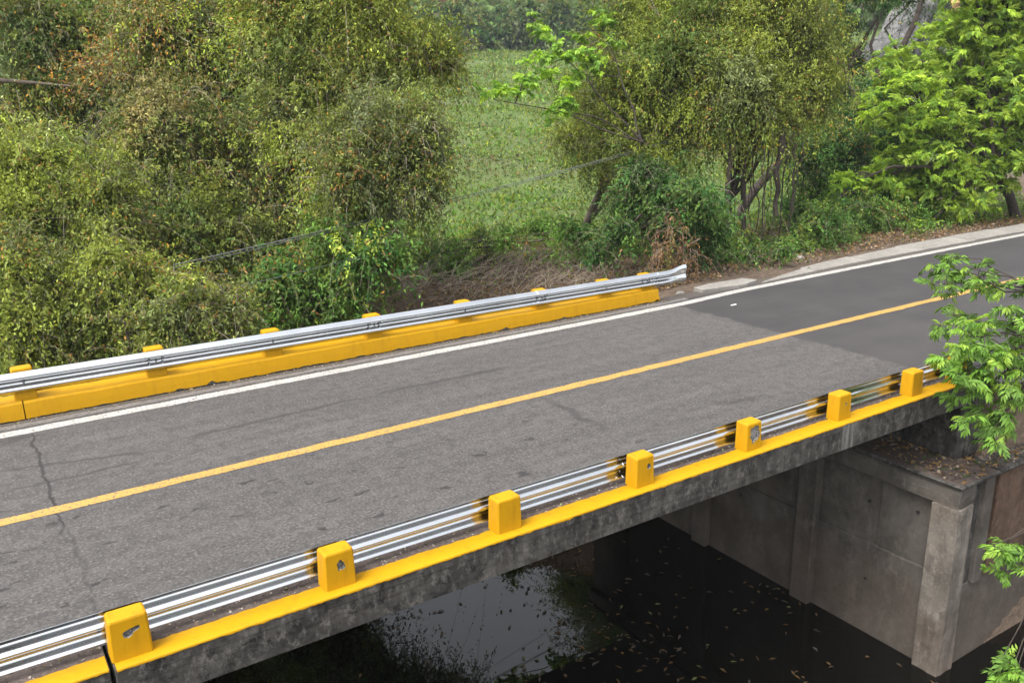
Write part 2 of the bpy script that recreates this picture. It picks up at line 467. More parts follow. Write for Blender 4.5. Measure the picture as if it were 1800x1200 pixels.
def height(x, y):
    x = np.asarray(x, float); y = np.asarray(y, float)
    up = np.maximum(0, y - 8.9)
    xr = np.where(y > 8.9, 12.6 - 1.15 * np.minimum(up, 30), np.where(y < -.45, 15.2 + .45 * (-.45 - y), 12.6))
    xl = np.where(y > 8.9, .3 - 1.15 * np.minimum(up, 30), .3)
    r = np.hypot(x + .6, y + 7.3)
    plat = -.55 + .6 * sstep(24, 40, r) * 0 + .105 * np.maximum(0, r - 40) + .22 * np.maximum(0, r - 165)
    wob = .16 * np.sin(x * .55 + y * .31) + .12 * np.sin(x * .21 - y * .47 + 1) + .05 * np.sin(x * 1.7 + y * 1.3)
    plat = np.minimum(plat, 70)
    plat = plat + wob * sstep(9.5, 14, y) + .9 * np.sin(x * .045 + 1) * np.sin(y * .038) * sstep(50, 90, r)
    slopew = np.where(y < -.45, 9.0, 4.0)
    zr = -5.6 + (plat + 5.6) * sstep(0, 1, (x - xr) / slopew)
    zl = -5.6 + (plat + 5.6) * sstep(0, 1, (xl - x) / 4.0)
    z = np.where(x > (xr + xl) * .5, zr, zl)
    # road embankment beyond both bridge ends
    road = np.where(x < 8, sstep(-2.6, -.2, y), sstep(-.5, -.12, y)) * (1 - sstep(8.7, 10.5, y)) * np.maximum(sstep(13.3, 13.9, x), 1 - sstep(-1.4, -.6, x))
    z = z * (1 - road) + (-.035) * road
    verge = sstep(8.6, 9.3, y) * (1 - sstep(9.3, 16, y)) * sstep(13.5, 17, x)
    z = z * (1 - verge) + (-.02 + .03 * np.sin(x * 1.1)) * verge
    # pocket for the abutment and its seat
    pocket = ((x > 11.8) & (x < 13.6) & (y > -.6) & (y < 8.85))
    z = np.where(pocket, np.minimum(z, -5.5), z)
    return z

def hz(x, y): return float(height(np.array([x]), np.array([y]))[0])

def axis_pts(a, b, fine_a, fine_b, fine, growth=1.12):
    p = list(np.arange(fine_a, fine_b + 1e-6, fine)); st = fine
    while p[-1] < b: st = min(st * growth, 14); p.append(p[-1] + st)
    st = fine
    while p[0] > a: st = min(st * growth, 14); p.insert(0, p[0] - st)
    return np.array(p)

gx = axis_pts(-120, 330, -8, 34, .28)
gy = axis_pts(-60, 330, -4, 22, .28)
GX, GY = np.meshgrid(gx, gy, indexing='ij')
GZ = height(GX, GY)
near_g = (np.hypot(GX - 12, GY - 12) < 30)
GZ = GZ + np.where(near_g & ~((GY > -1.2) & (GY < 9.2)), RNG.normal(0, .035, GZ.shape), 0)
nx, ny = GX.shape
ii = (np.arange(nx - 1)[:, None] * ny + np.arange(ny - 1)[None]).ravel()
F = np.stack([ii, ii + ny, ii + ny + 1, ii + 1], 1)
tag(link('ground', np_mesh('ground', np.stack([GX, GY, GZ], -1).reshape(-1, 3), F, smooth=True), M_GROUND), kind='structure')
tag(link('water', np_mesh('water', [(-50, -40, -4.86), (30, -40, -4.86), (30, 45, -4.86), (-50, 45, -4.86)], [(0, 1, 2, 3)]), M_WATER), kind='structure')

# ------------------------------------------------------------------ road and markings
def strip(name, x0, x1, y0, y1, z, mat, n=200, jit=0.0, kind='structure', parent=None, drift=None):
    xs = np.linspace(x0, x1, n)
    if drift is not None: y0 = y0 + drift(xs); y1 = y1 + drift(xs)
    j0 = RNG.normal(0, jit, n); j1 = RNG.normal(0, jit, n)
    if jit:
        k = np.array([.25, .5, .25]); j0 = np.convolve(j0, k, 'same'); j1 = np.convolve(j1, k, 'same')
    V = np.concatenate([np.stack([xs, y0 + j0, np.full(n, z)], 1), np.stack([xs, y1 + j1, np.full(n, z)], 1)])
    i = np.arange(n - 1)
    o = link(name, np_mesh(name, V, np.stack([i, i + 1, i + 1 + n, i + n], 1)), mat, parent)
    if kind: tag(o, kind=kind)
    return o
strip('road', -40, 90, .62, 7.735, 0, M_ASPH, 60)
strip('road_shoulder', 13.5, 90, 7.735, 8.0, -.004, M_ASPH, 60)
strip('road_verge', 13.42, 90, -.35, .62, -.004, M_ASPH, 60)
strip('centre_line', -40, 90, 3.855, 4.06, .005, M_LINEY, 1400, .009)
def drift(x): return np.interp(x, [11, 13.7, 16, 20, 27, 40], [0, .05, .22, .30, .40, .48])
strip('edge_line', -40, 60, 7.06, 7.30, .005, M_LINEW, 1400, .008, drift=drift)
strip('faded_edge_line', -40, 14.2, 7.40, 7.56, .005, M_OLDW, 500, .012, drift=drift)
# reflective stud and paint nicks
def pebble(name, x, y, z, sx, sy, sz, mat, parent=None, seed=0):
    rr = random.Random(seed); bm = bmesh.new()
    bmesh.ops.create_icosphere(bm, subdivisions=2, radius=1)
    for v in bm.verts:
        v.co *= rr.uniform(.72, 1.12); v.co.x *= sx; v.co.y *= sy; v.co.z *= sz
        if v.co.z < -sz * .35: v.co.z = -sz * .35
    me = bpy.data.meshes.new(name); bm.to_mesh(me); bm.free()
    return link(name, me, mat, parent, (x, y, z + sz * .33))
tag(pebble('stone', 14.42, 8.02, -.01, .13, .08, .07, M_KERB, seed=3), 'white broken stone on the gravel between the yellow kerb end and the slab', 'stone')
tag(pebble('stone', 20.6, 9.35, -.02, .13, .10, .09, M_KERB, seed=5), 'pale round stone lying in the leaf litter above the long slab', 'stone')
tag(pebble('paper_scrap', 14.6, 6.42, .002, .10, .035, .012, mat_plain('paper', (.6, .6, .58), .8), seed=8), 'flat white scrap of litter on the dark new asphalt by the edge line', 'litter')
tag(pebble('stud', 2.42, 7.20, .002, .07, .06, .02, mat_plain('worn_stud', (.32, .31, .29), .7), seed=9), 'worn grey road stud set in the white edge line', 'road stud')

tag(pebble('stud', 3.1, 3.97, .003, .08, .075, .014, mat_plain('worn_yellow_stud', (.30, .19, .07), .7), seed=12), 'scuffed orange road stud on the yellow centre line', 'road stud')
# ------------------------------------------------------------------ bridge
BR = empty('bridge', (0, 0, 0), 'concrete road bridge deck with yellow kerbs spanning the dark creek', 'bridge')
box('deck_slab', .0, 13.4, .004, 8.2, -.318, -.012, M_FASC, BR, .006, 6, .002)
box('deck_slab', -14, -.035, .045, 8.16, -.318, -.012, M_FASC, BR, .006)
for yy in (1.2, 3.2, 5.2):
    box('girder', .3, 13.15, yy, yy + .5, -.80, -.322, M_FASC, BR, .01)
def kerb_body(name, x0, x1, y0, y1, z0, z1, mat):
    return box(name, x0, x1, y0, y1, z0, z1, mat, BR, .008, 4, .002)
kn = kerb_body('near_kerb', .0, 13.42, .002, .62, -.010, .100, M_FASC)
kn.data.materials.append(M_KTOP)
for p in kn.data.polygons:
    if p.normal.z > .8 or p.normal.y > .8: p.material_index = 1
kn.name = 'kerb'
kn2 = kerb_body('kerb', -14, -.035, .045, .62, -.010, .100, M_FASC)
kn2.data.materials.append(M_KTOP)
for p in kn2.data.polygons:
    if p.normal.z > .8 or p.normal.y > .8: p.material_index = 1

def paint_strip(x0, x1, yin, yout, z, parent, n):
    """Yellow paint on the kerb's top, its inner edge uneven and its outer edge running a little way down the face."""
    xs = np.linspace(x0, x1, n)
    sm = lambda s, w=5: np.convolve(RNG.normal(0, s, n + w - 1), np.ones(w) / w, 'valid')
    a = yin + sm(.014, 9) + sm(.005, 2)[:n]; dz = .012 + np.abs(sm(.009, 4)) + np.abs(sm(.006, 2)[:n])
    P = [np.stack([xs, a, np.full(n, z - .006)], 1), np.stack([xs, a - .006, np.full(n, z)], 1), np.stack([xs, np.full(n, yout + .004), np.full(n, z)], 1),
         np.stack([xs, np.full(n, yout - .004), np.full(n, z - .006)], 1), np.stack([xs, np.full(n, yout - .003), z - .006 - dz], 1)]
    V = np.concatenate(P); i = np.arange(n - 1)
    F = np.concatenate([np.stack([i + k * n, i + (k + 1) * n, i + 1 + (k + 1) * n, i + 1 + k * n], 1) for k in range(4)])
    return link('painted_edge', np_mesh('painted_edge', V, F), M_YEL, parent)
paint_strip(.012, 13.43, .265, .0, .109, kn, 420)
paint_strip(-14, -.045, .275, .043, .109, kn2, 420)
# far kerb: sloped face painted yellow down to a ragged edge
def far_kerb(x0, x1, end):
    n = int((x1 - x0) / .045); xs = np.linspace(x0, x1, n)
    sm = lambda s, w: np.convolve(RNG.normal(0, s, n + w - 1), np.ones(w) / w, 'valid')
    zb = .012 + np.abs(sm(.020, 4)); chip = (RNG.random(n) < .012); zb = zb + np.convolve(chip * RNG.uniform(.02, .06, n), [.6, 1, .6], 'same')
    zt = .302 + sm(.012, 14); yw = sm(.010, 18)
    sh = np.zeros(n); sh[-1] = end
    prof = [(7.742, None), (7.752, .14), (7.768, -.035), (7.79, -.004), (7.83, 0), (8.20, .004), (8.235, -.03), (8.24, -.45)]
    P = []
    for k, (y, dz) in enumerate(prof):
        z = zb if k == 0 else (np.full(n, .14) if k == 1 else (np.full(n, -.2) if k == 7 else zt + dz))
        xx = xs.copy()
        xx[-1] -= 0.0 if z[-1] < .1 else end * (z[-1] - .02)
        P.append(np.stack([xx, np.full(n, y) + yw * (k < 4), z], 1))
    V = np.concatenate(P); i = np.arange(n - 1); m = len(prof)
    F = np.concatenate([np.stack([i + k * n, i + 1 + k * n, i + 1 + (k + 1) * n, i + (k + 1) * n], 1) for k in range(m - 1)]).tolist()
    F.append([k * n + n - 1 for k in range(m)]); F.append([k * n for k in range(m)][::-1])
    o = link('kerb', py_mesh('kerb', V, F), M_YEL, BR)
    return o
fk = far_kerb(-.015, 13.5, .35)
fk2 = far_kerb(-14, -.032, .0)
for x0, x1, p in ((-.01, 13.40, fk), (-14, -.04, fk2)):
    box('kerb_core', x0, x1, 7.80, 8.2, -.012, .235, M_RAW, p, .01, 3, .004)
box('joint_filler', -.031, -.016, 7.83, 8.15, -.1, .25, M_DARK, BR, 0)

# ------------------------------------------------------------------ abutment and wing wall
AB = empty('bridge_abutment', (12.3, 0, -5.1), 'grey concrete abutment with pilasters standing in the dark water', 'abutment')
def abox(name, *a, mat=M_ABUT, bevel=.02, cuts=3, rough=.006, parent=None):
    o = box(name, *a, mat, None, bevel, cuts, rough)
    o.data.transform(Matrix.Translation((-12.3, 0, 5.1)))
    o.parent = parent or AB
    return o
abox('corner_pilaster', 12.30, 12.77, -.626, -.151, -5.7, -1.73, mat=M_PILA, bevel=.035, rough=.012)
for y0 in (2.07, 4.81, 7.44):
    abox('pilaster', 12.30, 12.77, y0, y0 + .42, -5.7, -1.73)
for y0, y1 in ((-.149, .848), (.852, 2.068), (2.492, 3.718), (3.722, 4.808), (5.232, 7.438), (7.862, 8.9)):
    abox('panel', 12.46 + (.012 if y0 in (.852, 3.722) else 0), 12.77, y0, y1, -3.055, -1.732)
for y0, y1 in ((-.149, 2.068), (2.492, 4.808), (5.232, 7.438), (7.862, 8.9)):
    abox('panel', 12.44, 12.77, y0, y1, -5.7, -3.057)
abox('cap_beam', 12.31, 12.77, -.615, 8.9, -1.728, -1.372, bevel=.03, rough=.010)
lip = abox('seat_slab', 12.25, 13.40, -.667, 8.9, -1.370, -1.293, bevel=.035, mat=M_FASC, rough=.010)
lip.data.materials.append(M_KTOP)
for p in lip.data.polygons:
    if p.normal.z > .95: p.material_index = 1
abox('back_wall', 13.2, 13.42, .02, 8.3, -1.29, -.325, mat=M_FASC)
for (yy, zz) in ((3.97, -3.31), (.96, -3.78), (1.04, -2.26), (6.4, -3.31), (.13, -2.1)):
    bm = bmesh.new(); bmesh.ops.create_cone(bm, cap_ends=True, segments=10, radius1=.032, radius2=.026, depth=.03, matrix=Matrix.Rotation(rad(90), 4, 'Y'))
    me = bpy.data.meshes.new('weep_hole'); bm.to_mesh(me); bm.free()
    link('weep_hole', me, M_DARK, AB, (.14, yy, zz + 5.1))
# wing wall that runs on from the corner
wx = [(12.772, 13.05, -.54, M_FASC, 'panel'), (13.052, 13.32, -.635, M_ABUT, 'pilaster'), (13.322, 13.49, -.52, M_FASC, 'panel'), (13.492, 14.30, -.61, M_RUST, 'pilaster'),
      (14.302, 14.88, -.52, M_RUST, 'panel'), (14.882, 15.3, -.61, M_ABUT, 'pilaster'), (15.302, 27, -.52, M_ABUT, 'panel')]
for x0, x1, yf, mt, nm in wx:
    abox(nm, x0, x1, yf, -.1, -3.31, -1.372, mat=mt)
abox('footing', 12.772, 27, -.56, -.1, -5.7, -3.312)
abox('cap_beam', 13.402, 27, -.68, -.09, -1.370, -1.293, bevel=.03, mat=M_FASC, rough=.010)
abox('retaining_wall', 13.424, 14.3, -.02, .3, -1.29, -.02, mat=M_FASC)
abox('retaining_wall', 14.302, 27, -.06, .3, -1.29, .02, mat=M_ABUT)
LA = empty('bridge_abutment', (1.75, 0, -4.6), 'shaded concrete abutment under the left end of the bridge', 'abutment')
o = box('wall', -.3, .55, -.96, 8.9, -5.7, -1.06, M_ABUT, None, .02); o.data.transform(Matrix.Translation((-1.75, 0, 4.6))); o.parent = LA
o = box('seat_slab', -1.4, .6, -1.0, 8.9, -1.058, -.985, M_ABUT, None, .02); o.data.transform(Matrix.Translation((-1.75, 0, 4.6))); o.parent = LA

# ------------------------------------------------------------------ yellow posts
def post_mesh(w, d, h, hole, depth, seed, flare=.012):
    """Chamfered concrete post; the hole is cut through the front face and has walls and a floor of bare concrete."""
    rr = random.Random(seed); c = .018
    bm = bmesh.new()
    def ring(z, ins):
        k = c
        x0, x1, y0, y1 = ins - flare * (1 - z / h), w - ins + flare * (1 - z / h), ins - flare * (1 - z / h) * .5, d - ins
        j = lambda: rr.uniform(-.0025, .0025)
        return [(x0 + k + j(), y0, z + j()), (x1 - k + j(), y0, z + j()), (x1, y0 + k, z + j()), (x1, y1 - k, z + j()), (x1 - k, y1, z), (x0 + k, y1, z), (x0, y1 - k, z + j()), (x0, y0 + k, z + j())]
    levels = [(0, 0)] + [(h * t, 0) for t in (.25, .5, .75)] + [(h - .026, 0), (h - .009, .006), (h, .022)]
    R = [[bm.verts.new(p) for p in ring(z, i)] for z, i in levels]
    front = []
    for a, b in zip(R[:-1], R[1:]):
        for k in range(8):
            q = [a[k], a[(k + 1) % 8], b[(k + 1) % 8], b[k]]
            if k == 0 and hole and b is not R[5] and b is not R[6]:
                continue
            bm.faces.new(q)
    bm.faces.new(R[-1]); bm.faces.new(R[0][::-1])
    inner = None
    if hole:
        outer = [r[0] for r in R[:5]][::-1] + [r[1] for r in R[:5]]
        outer = [r[0] for r in R[:5]] + [r[1] for r in R[:5]][::-1]
        yf = lambda z: -flare * (1 - z / h) * .5
        hv = [bm.verts.new((x, yf(z), z)) for x, z in hole]
        allv = outer + hv
        tris = tessellate_polygon([[Vector((v.co.x, v.co.z, 0)) for v in outer], [Vector((v.co.x, v.co.z, 0)) for v in hv]])
        for t in tris:
            try: bm.faces.new([allv[i] for i in t])
            except ValueError: pass
        inner = [(v.co.x, v.co.y, v.co.z) for v in hv]
    bmesh.ops.recalc_face_normals(bm, faces=bm.faces)
    me = bpy.data.meshes.new('post_body'); bm.to_mesh(me); bm.free()
    rec = None
    if inner:
        n = len(inner); V = list(inner); F = []
        cx = sum(v[0] for v in inner) / n; cz = sum(v[2] for v in inner) / n
        steps = [(.96, depth * .55), (.80, depth), (.45, depth * .92)]
        for s_, dp in steps:
            for (x, y, z) in inner:
                V.append((cx + (x - cx) * s_ + rr.uniform(-.006, .006), y + dp + rr.uniform(-.35, .35) * depth, cz + (z - cz) * s_ + rr.uniform(-.006, .006)))
        for r_ in range(3):
            for k in range(n):
                F.append((r_ * n + k, r_ * n + (k + 1) % n, (r_ + 1) * n + (k + 1) % n, (r_ + 1) * n + k))
        V.append((cx, depth * .8, cz)); F += [(3 * n + k, 3 * n + (k + 1) % n, 4 * n) for k in range(n)]
        rec = py_mesh('bolt_recess', V, F)
    return me, rec

def blob_poly(cx, cz, rx, rz, n, seed, j=.25):
    rr = random.Random(seed)
    return [(cx + rx * math.cos(a) * (1 + rr.uniform(-j, j)), cz + rz * math.sin(a) * (1 + rr.uniform(-j, j))) for a in [2 * math.pi * k / n for k in range(n)]]
keyhole = [(.112, .268), (.160, .282), (.205, .292), (.245, .296), (.252, .266), (.220, .250), (.196, .244), (.182, .218), (.150, .200), (.114, .212), (.104, .244)]
near_posts = [   # x, width, hole, depth, label
    (.005, .325, keyhole, .045, 'yellow concrete post with a keyhole-shaped hole beside the kerb joint'),
    (1.975, .31, blob_poly(.165, .245, .048, .055, 12, 4, .4) , .04, 'yellow concrete post with a ragged round hole, next right of the keyhole post'),
    (4.0, .31, None, 0, 'plain yellow kerb post with an unbroken front, between two posts with holes'),
    (6.03, .29, blob_poly(.20, .255, .030, .036, 10, 6, .2), .05, 'yellow concrete post with a small white-rimmed round hole'),
    (8.0, .29, blob_poly(.155, .235, .100, .125, 24, 9, .25), .03, 'yellow concrete post with a large broken grey patch on its front'),
    (9.96, .29, blob_poly(.165, .245, .018, .026, 9, 12, .25), .035, 'yellow concrete post with one tiny dark hole, right of the broken post'),
    (11.80, .29, None, 0, 'smooth yellow post without a hole, second from the right end of near kerb'),
    (13.08, .29, None, 0, 'last yellow post of the near kerb, half hidden behind green leaves')]
for k, (x, w, hole, dep, lab) in enumerate(near_posts):
    me, rec = post_mesh(w, .21, .40, hole, dep, 20 + k)
    e = empty('concrete_post', (x, .112, .1085), lab, 'post', 'yellow posts on the near kerb')
    link('post_body', me, M_YEL, e)
    if rec: link('bolt_recess', rec, M_CHIP, e)
far_x = [0.04, 2.03, 4.06, 6.08, 8.13, 10.09, 11.89, 13.16]
far_lab = ['far yellow post at the left edge of the photo beside the kerb joint', 'far yellow post behind the leftmost rail splice', 'far yellow post behind plain rail, third from the left',
           'far yellow post behind the second rail splice', 'far yellow post behind plain rail, fifth from the left', 'far yellow post behind the third rail splice',
           'far yellow post in front of green brush, last but one before the rail end', 'far yellow post nearest the flared end of the silver rail']
for k, x in enumerate(far_x):
    zt = .815 - .0095 * x
    me, _ = post_mesh(.30, .22, zt - .300, None, 0, 60 + k)
    e = empty('concrete_post', (x - .15, 7.852, .300), far_lab[k], 'post', 'yellow posts on the far kerb')
    link('post_body', me, M_YEL, e)

# ------------------------------------------------------------------ guardrails
PROF = [(h - .0, .0415 * (1 + math.cos(2 * math.pi * (h - .082) / .151))) for h in np.linspace(.020, .295, 42)]
def beam_mesh(xs, zfun, yback, sgn, lift=0.0, scale=None, bend=None):
    """W-beam swept along x; sgn is the side the humps point to."""
    T = .004; HS = 1.25 if sgn < 0 else 1.12; V = []; m = len(PROF)
    for j, x in enumerate(xs):
        sc, dp = scale(x) if scale else (1, 1)
        yb = yback + (bend(x) if bend else 0)
        for off in (0, T):
            for (h, d) in PROF:
                V.append((x, yb + sgn * (d * dp + off + lift), zfun(x) + .1575 + (h - .1575) * sc * HS))
    F = []; k = 2 * m
    for j in range(len(xs) - 1):
        a = j * k; b = a + k
        for i in range(m - 1):
            F.append((a + i, a + i + 1, b + i + 1, b + i)); F.append((a + m + i, b + m + i, b + m + i + 1, a + m + i + 1))
        F.append((a, b, b + m, a + m)); F.append((a + m - 1, a + 2 * m - 1, b + 2 * m - 1, b + m - 1))
    for a in (0, (len(xs) - 1) * k):
        for i in range(m - 1):
            F.append((a + i, a + m + i, a + m + i + 1, a + i + 1))
    me = py_mesh('beam', V, F)
    bm = bmesh.new(); bm.from_mesh(me); bmesh.ops.recalc_face_normals(bm, faces=bm.faces); bm.to_mesh(me); bm.free()
    for p in me.polygons: p.use_smooth = True
    me.set_sharp_from_angle(angle=rad(50))
    return me
def bolt_mesh(sgn):
    bm = bmesh.new()
    bmesh.ops.create_cone(bm, cap_ends=True, segments=8, radius1=.022, radius2=.013, depth=.018, matrix=Matrix.Rotation(rad(-90 * sgn), 4, 'X'))
    me = bpy.data.meshes.new('bolt'); bm.to_mesh(me); bm.free()
    return me
def guardrail(base, zfun, yback, sgn, joints, xa, xb, label, posts):
    g = empty('guardrail', base, label, 'guardrail')
    bx = [xa] + joints + [xb]
    off = Matrix.Translation((-base[0], -base[1], -base[2]))
    for j in range(len(bx) - 1):
        x0, x1 = bx[j] - (.16 if j else 0), bx[j + 1] + (.16 if j < len(bx) - 2 else 0)
        me = beam_mesh(np.linspace(x0, x1, 9), zfun, yback, sgn, .005 * (j % 2))
        me.transform(off); link('beam', me, M_STEEL, g)
    bme = bolt_mesh(sgn)
    for x in posts:
        link('bolt', bme, M_BOLT, g, (x - base[0], yback + sgn * .018 - base[1], zfun(x) + .1575 - base[2]))
    for x in joints:
        for dx in (-.11, .11):
            for h, d in ((.040, .05), (.128, .045), (.188, .045), (.275, .05)):
                link('bolt', bme, M_BOLT, g, (x + dx - base[0], yback + sgn * (d + .014) - base[1], zfun(x) + h - base[2]))
    return g, off
zf = lambda x: .436 - .0047 * x
zn = lambda x: .196 - .0030 * x
gf, off = guardrail((0, 7.84, .468), zf, 7.846, -1, [2.03, 6.08, 10.09, 13.16], -14, 13.6, 'silver steel guardrail on the far kerb with a flared end', far_x)
me = beam_mesh(np.linspace(13.45, 14.55, 12), zf, 7.846, -1, .010, lambda x: (1 + .28 * sstep(13.9, 14.55, x), 1 - .55 * sstep(13.8, 14.5, x)), lambda x: .16 * sstep(13.7, 14.55, x))
me.transform(off); link('flared_end', me, M_STEEL, gf)
gn, off = guardrail((0, .33, .19), zn, .326, 1, [2.12, 6.17, 10.1], -14, 13.42, 'shiny steel guardrail behind the near row of yellow posts', [x + w * .5 for x, w, *_ in near_posts])

# ------------------------------------------------------------------ kerb slabs beyond the bridge
def poly_slab(name, pts, z0, z1, mat, label, cat, group=None, bevel=.015):
    cx = sum(p[0] for p in pts) / len(pts); cy = sum(p[1] for p in pts) / len(pts)
    bm = bmesh.new()
    vs = [bm.verts.new((x - cx, y - cy, 0)) for x, y in pts]
    f = bm.faces.new(vs)
    r = bmesh.ops.extrude_face_region(bm, geom=[f])
    for v in r['geom']:
        if isinstance(v, bmesh.types.BMVert): v.co.z = z1 - z0
    bmesh.ops.recalc_face_normals(bm, faces=bm.faces)
    bmesh.ops.bevel(bm, geom=bm.edges[:], offset=bevel, segments=2, affect='EDGES', profile=.5)
    me = bpy.data.meshes.new(name); bm.to_mesh(me); bm.free()
    return tag(link(name, me, mat, None, (cx, cy, z0)), label, cat, group)
poly_slab('kerb_slab', [(14.95, 7.78), (16.3, 7.60), (16.95, 7.78), (16.8, 8.16), (15.6, 8.2), (14.98, 8.12)], -.08, .085, M_KERB, 'short broken concrete slab just past the flared end of the guardrail', 'kerb')
rs = random.Random(4)
LS = empty('gutter_slab', (17, 8, -.05), 'long pale concrete gutter strip beside the new asphalt, pointed at its left end', 'gutter')
x = 17.0
while x < 60:
    x2 = x + rs.uniform(2.0, 3.2)
    yb = lambda q: 7.72 + min(1, (q - 17) / 2.6) * .60 + min(1, max(0, q - 19) / 6) * .45
    yi = lambda q: 7.64 + min(1, (q - 17) / 4) * .24
    pts = [(x + .012, yi(x)), (x2 - .012, yi(x2)), (x2 - .012, yb(x2) + rs.uniform(-.07, .05)), ((x + x2) / 2, yb((x + x2) / 2) + rs.uniform(-.05, .05)), (x + .012, yb(x) + rs.uniform(-.05, .05))]
    o = poly_slab('slab', pts, -.09, .045 + rs.uniform(-.01, .012), M_KERB, None, None)
    o.parent = LS; o.location = Vector(o.location) - Vector(LS.location)
    x = x2

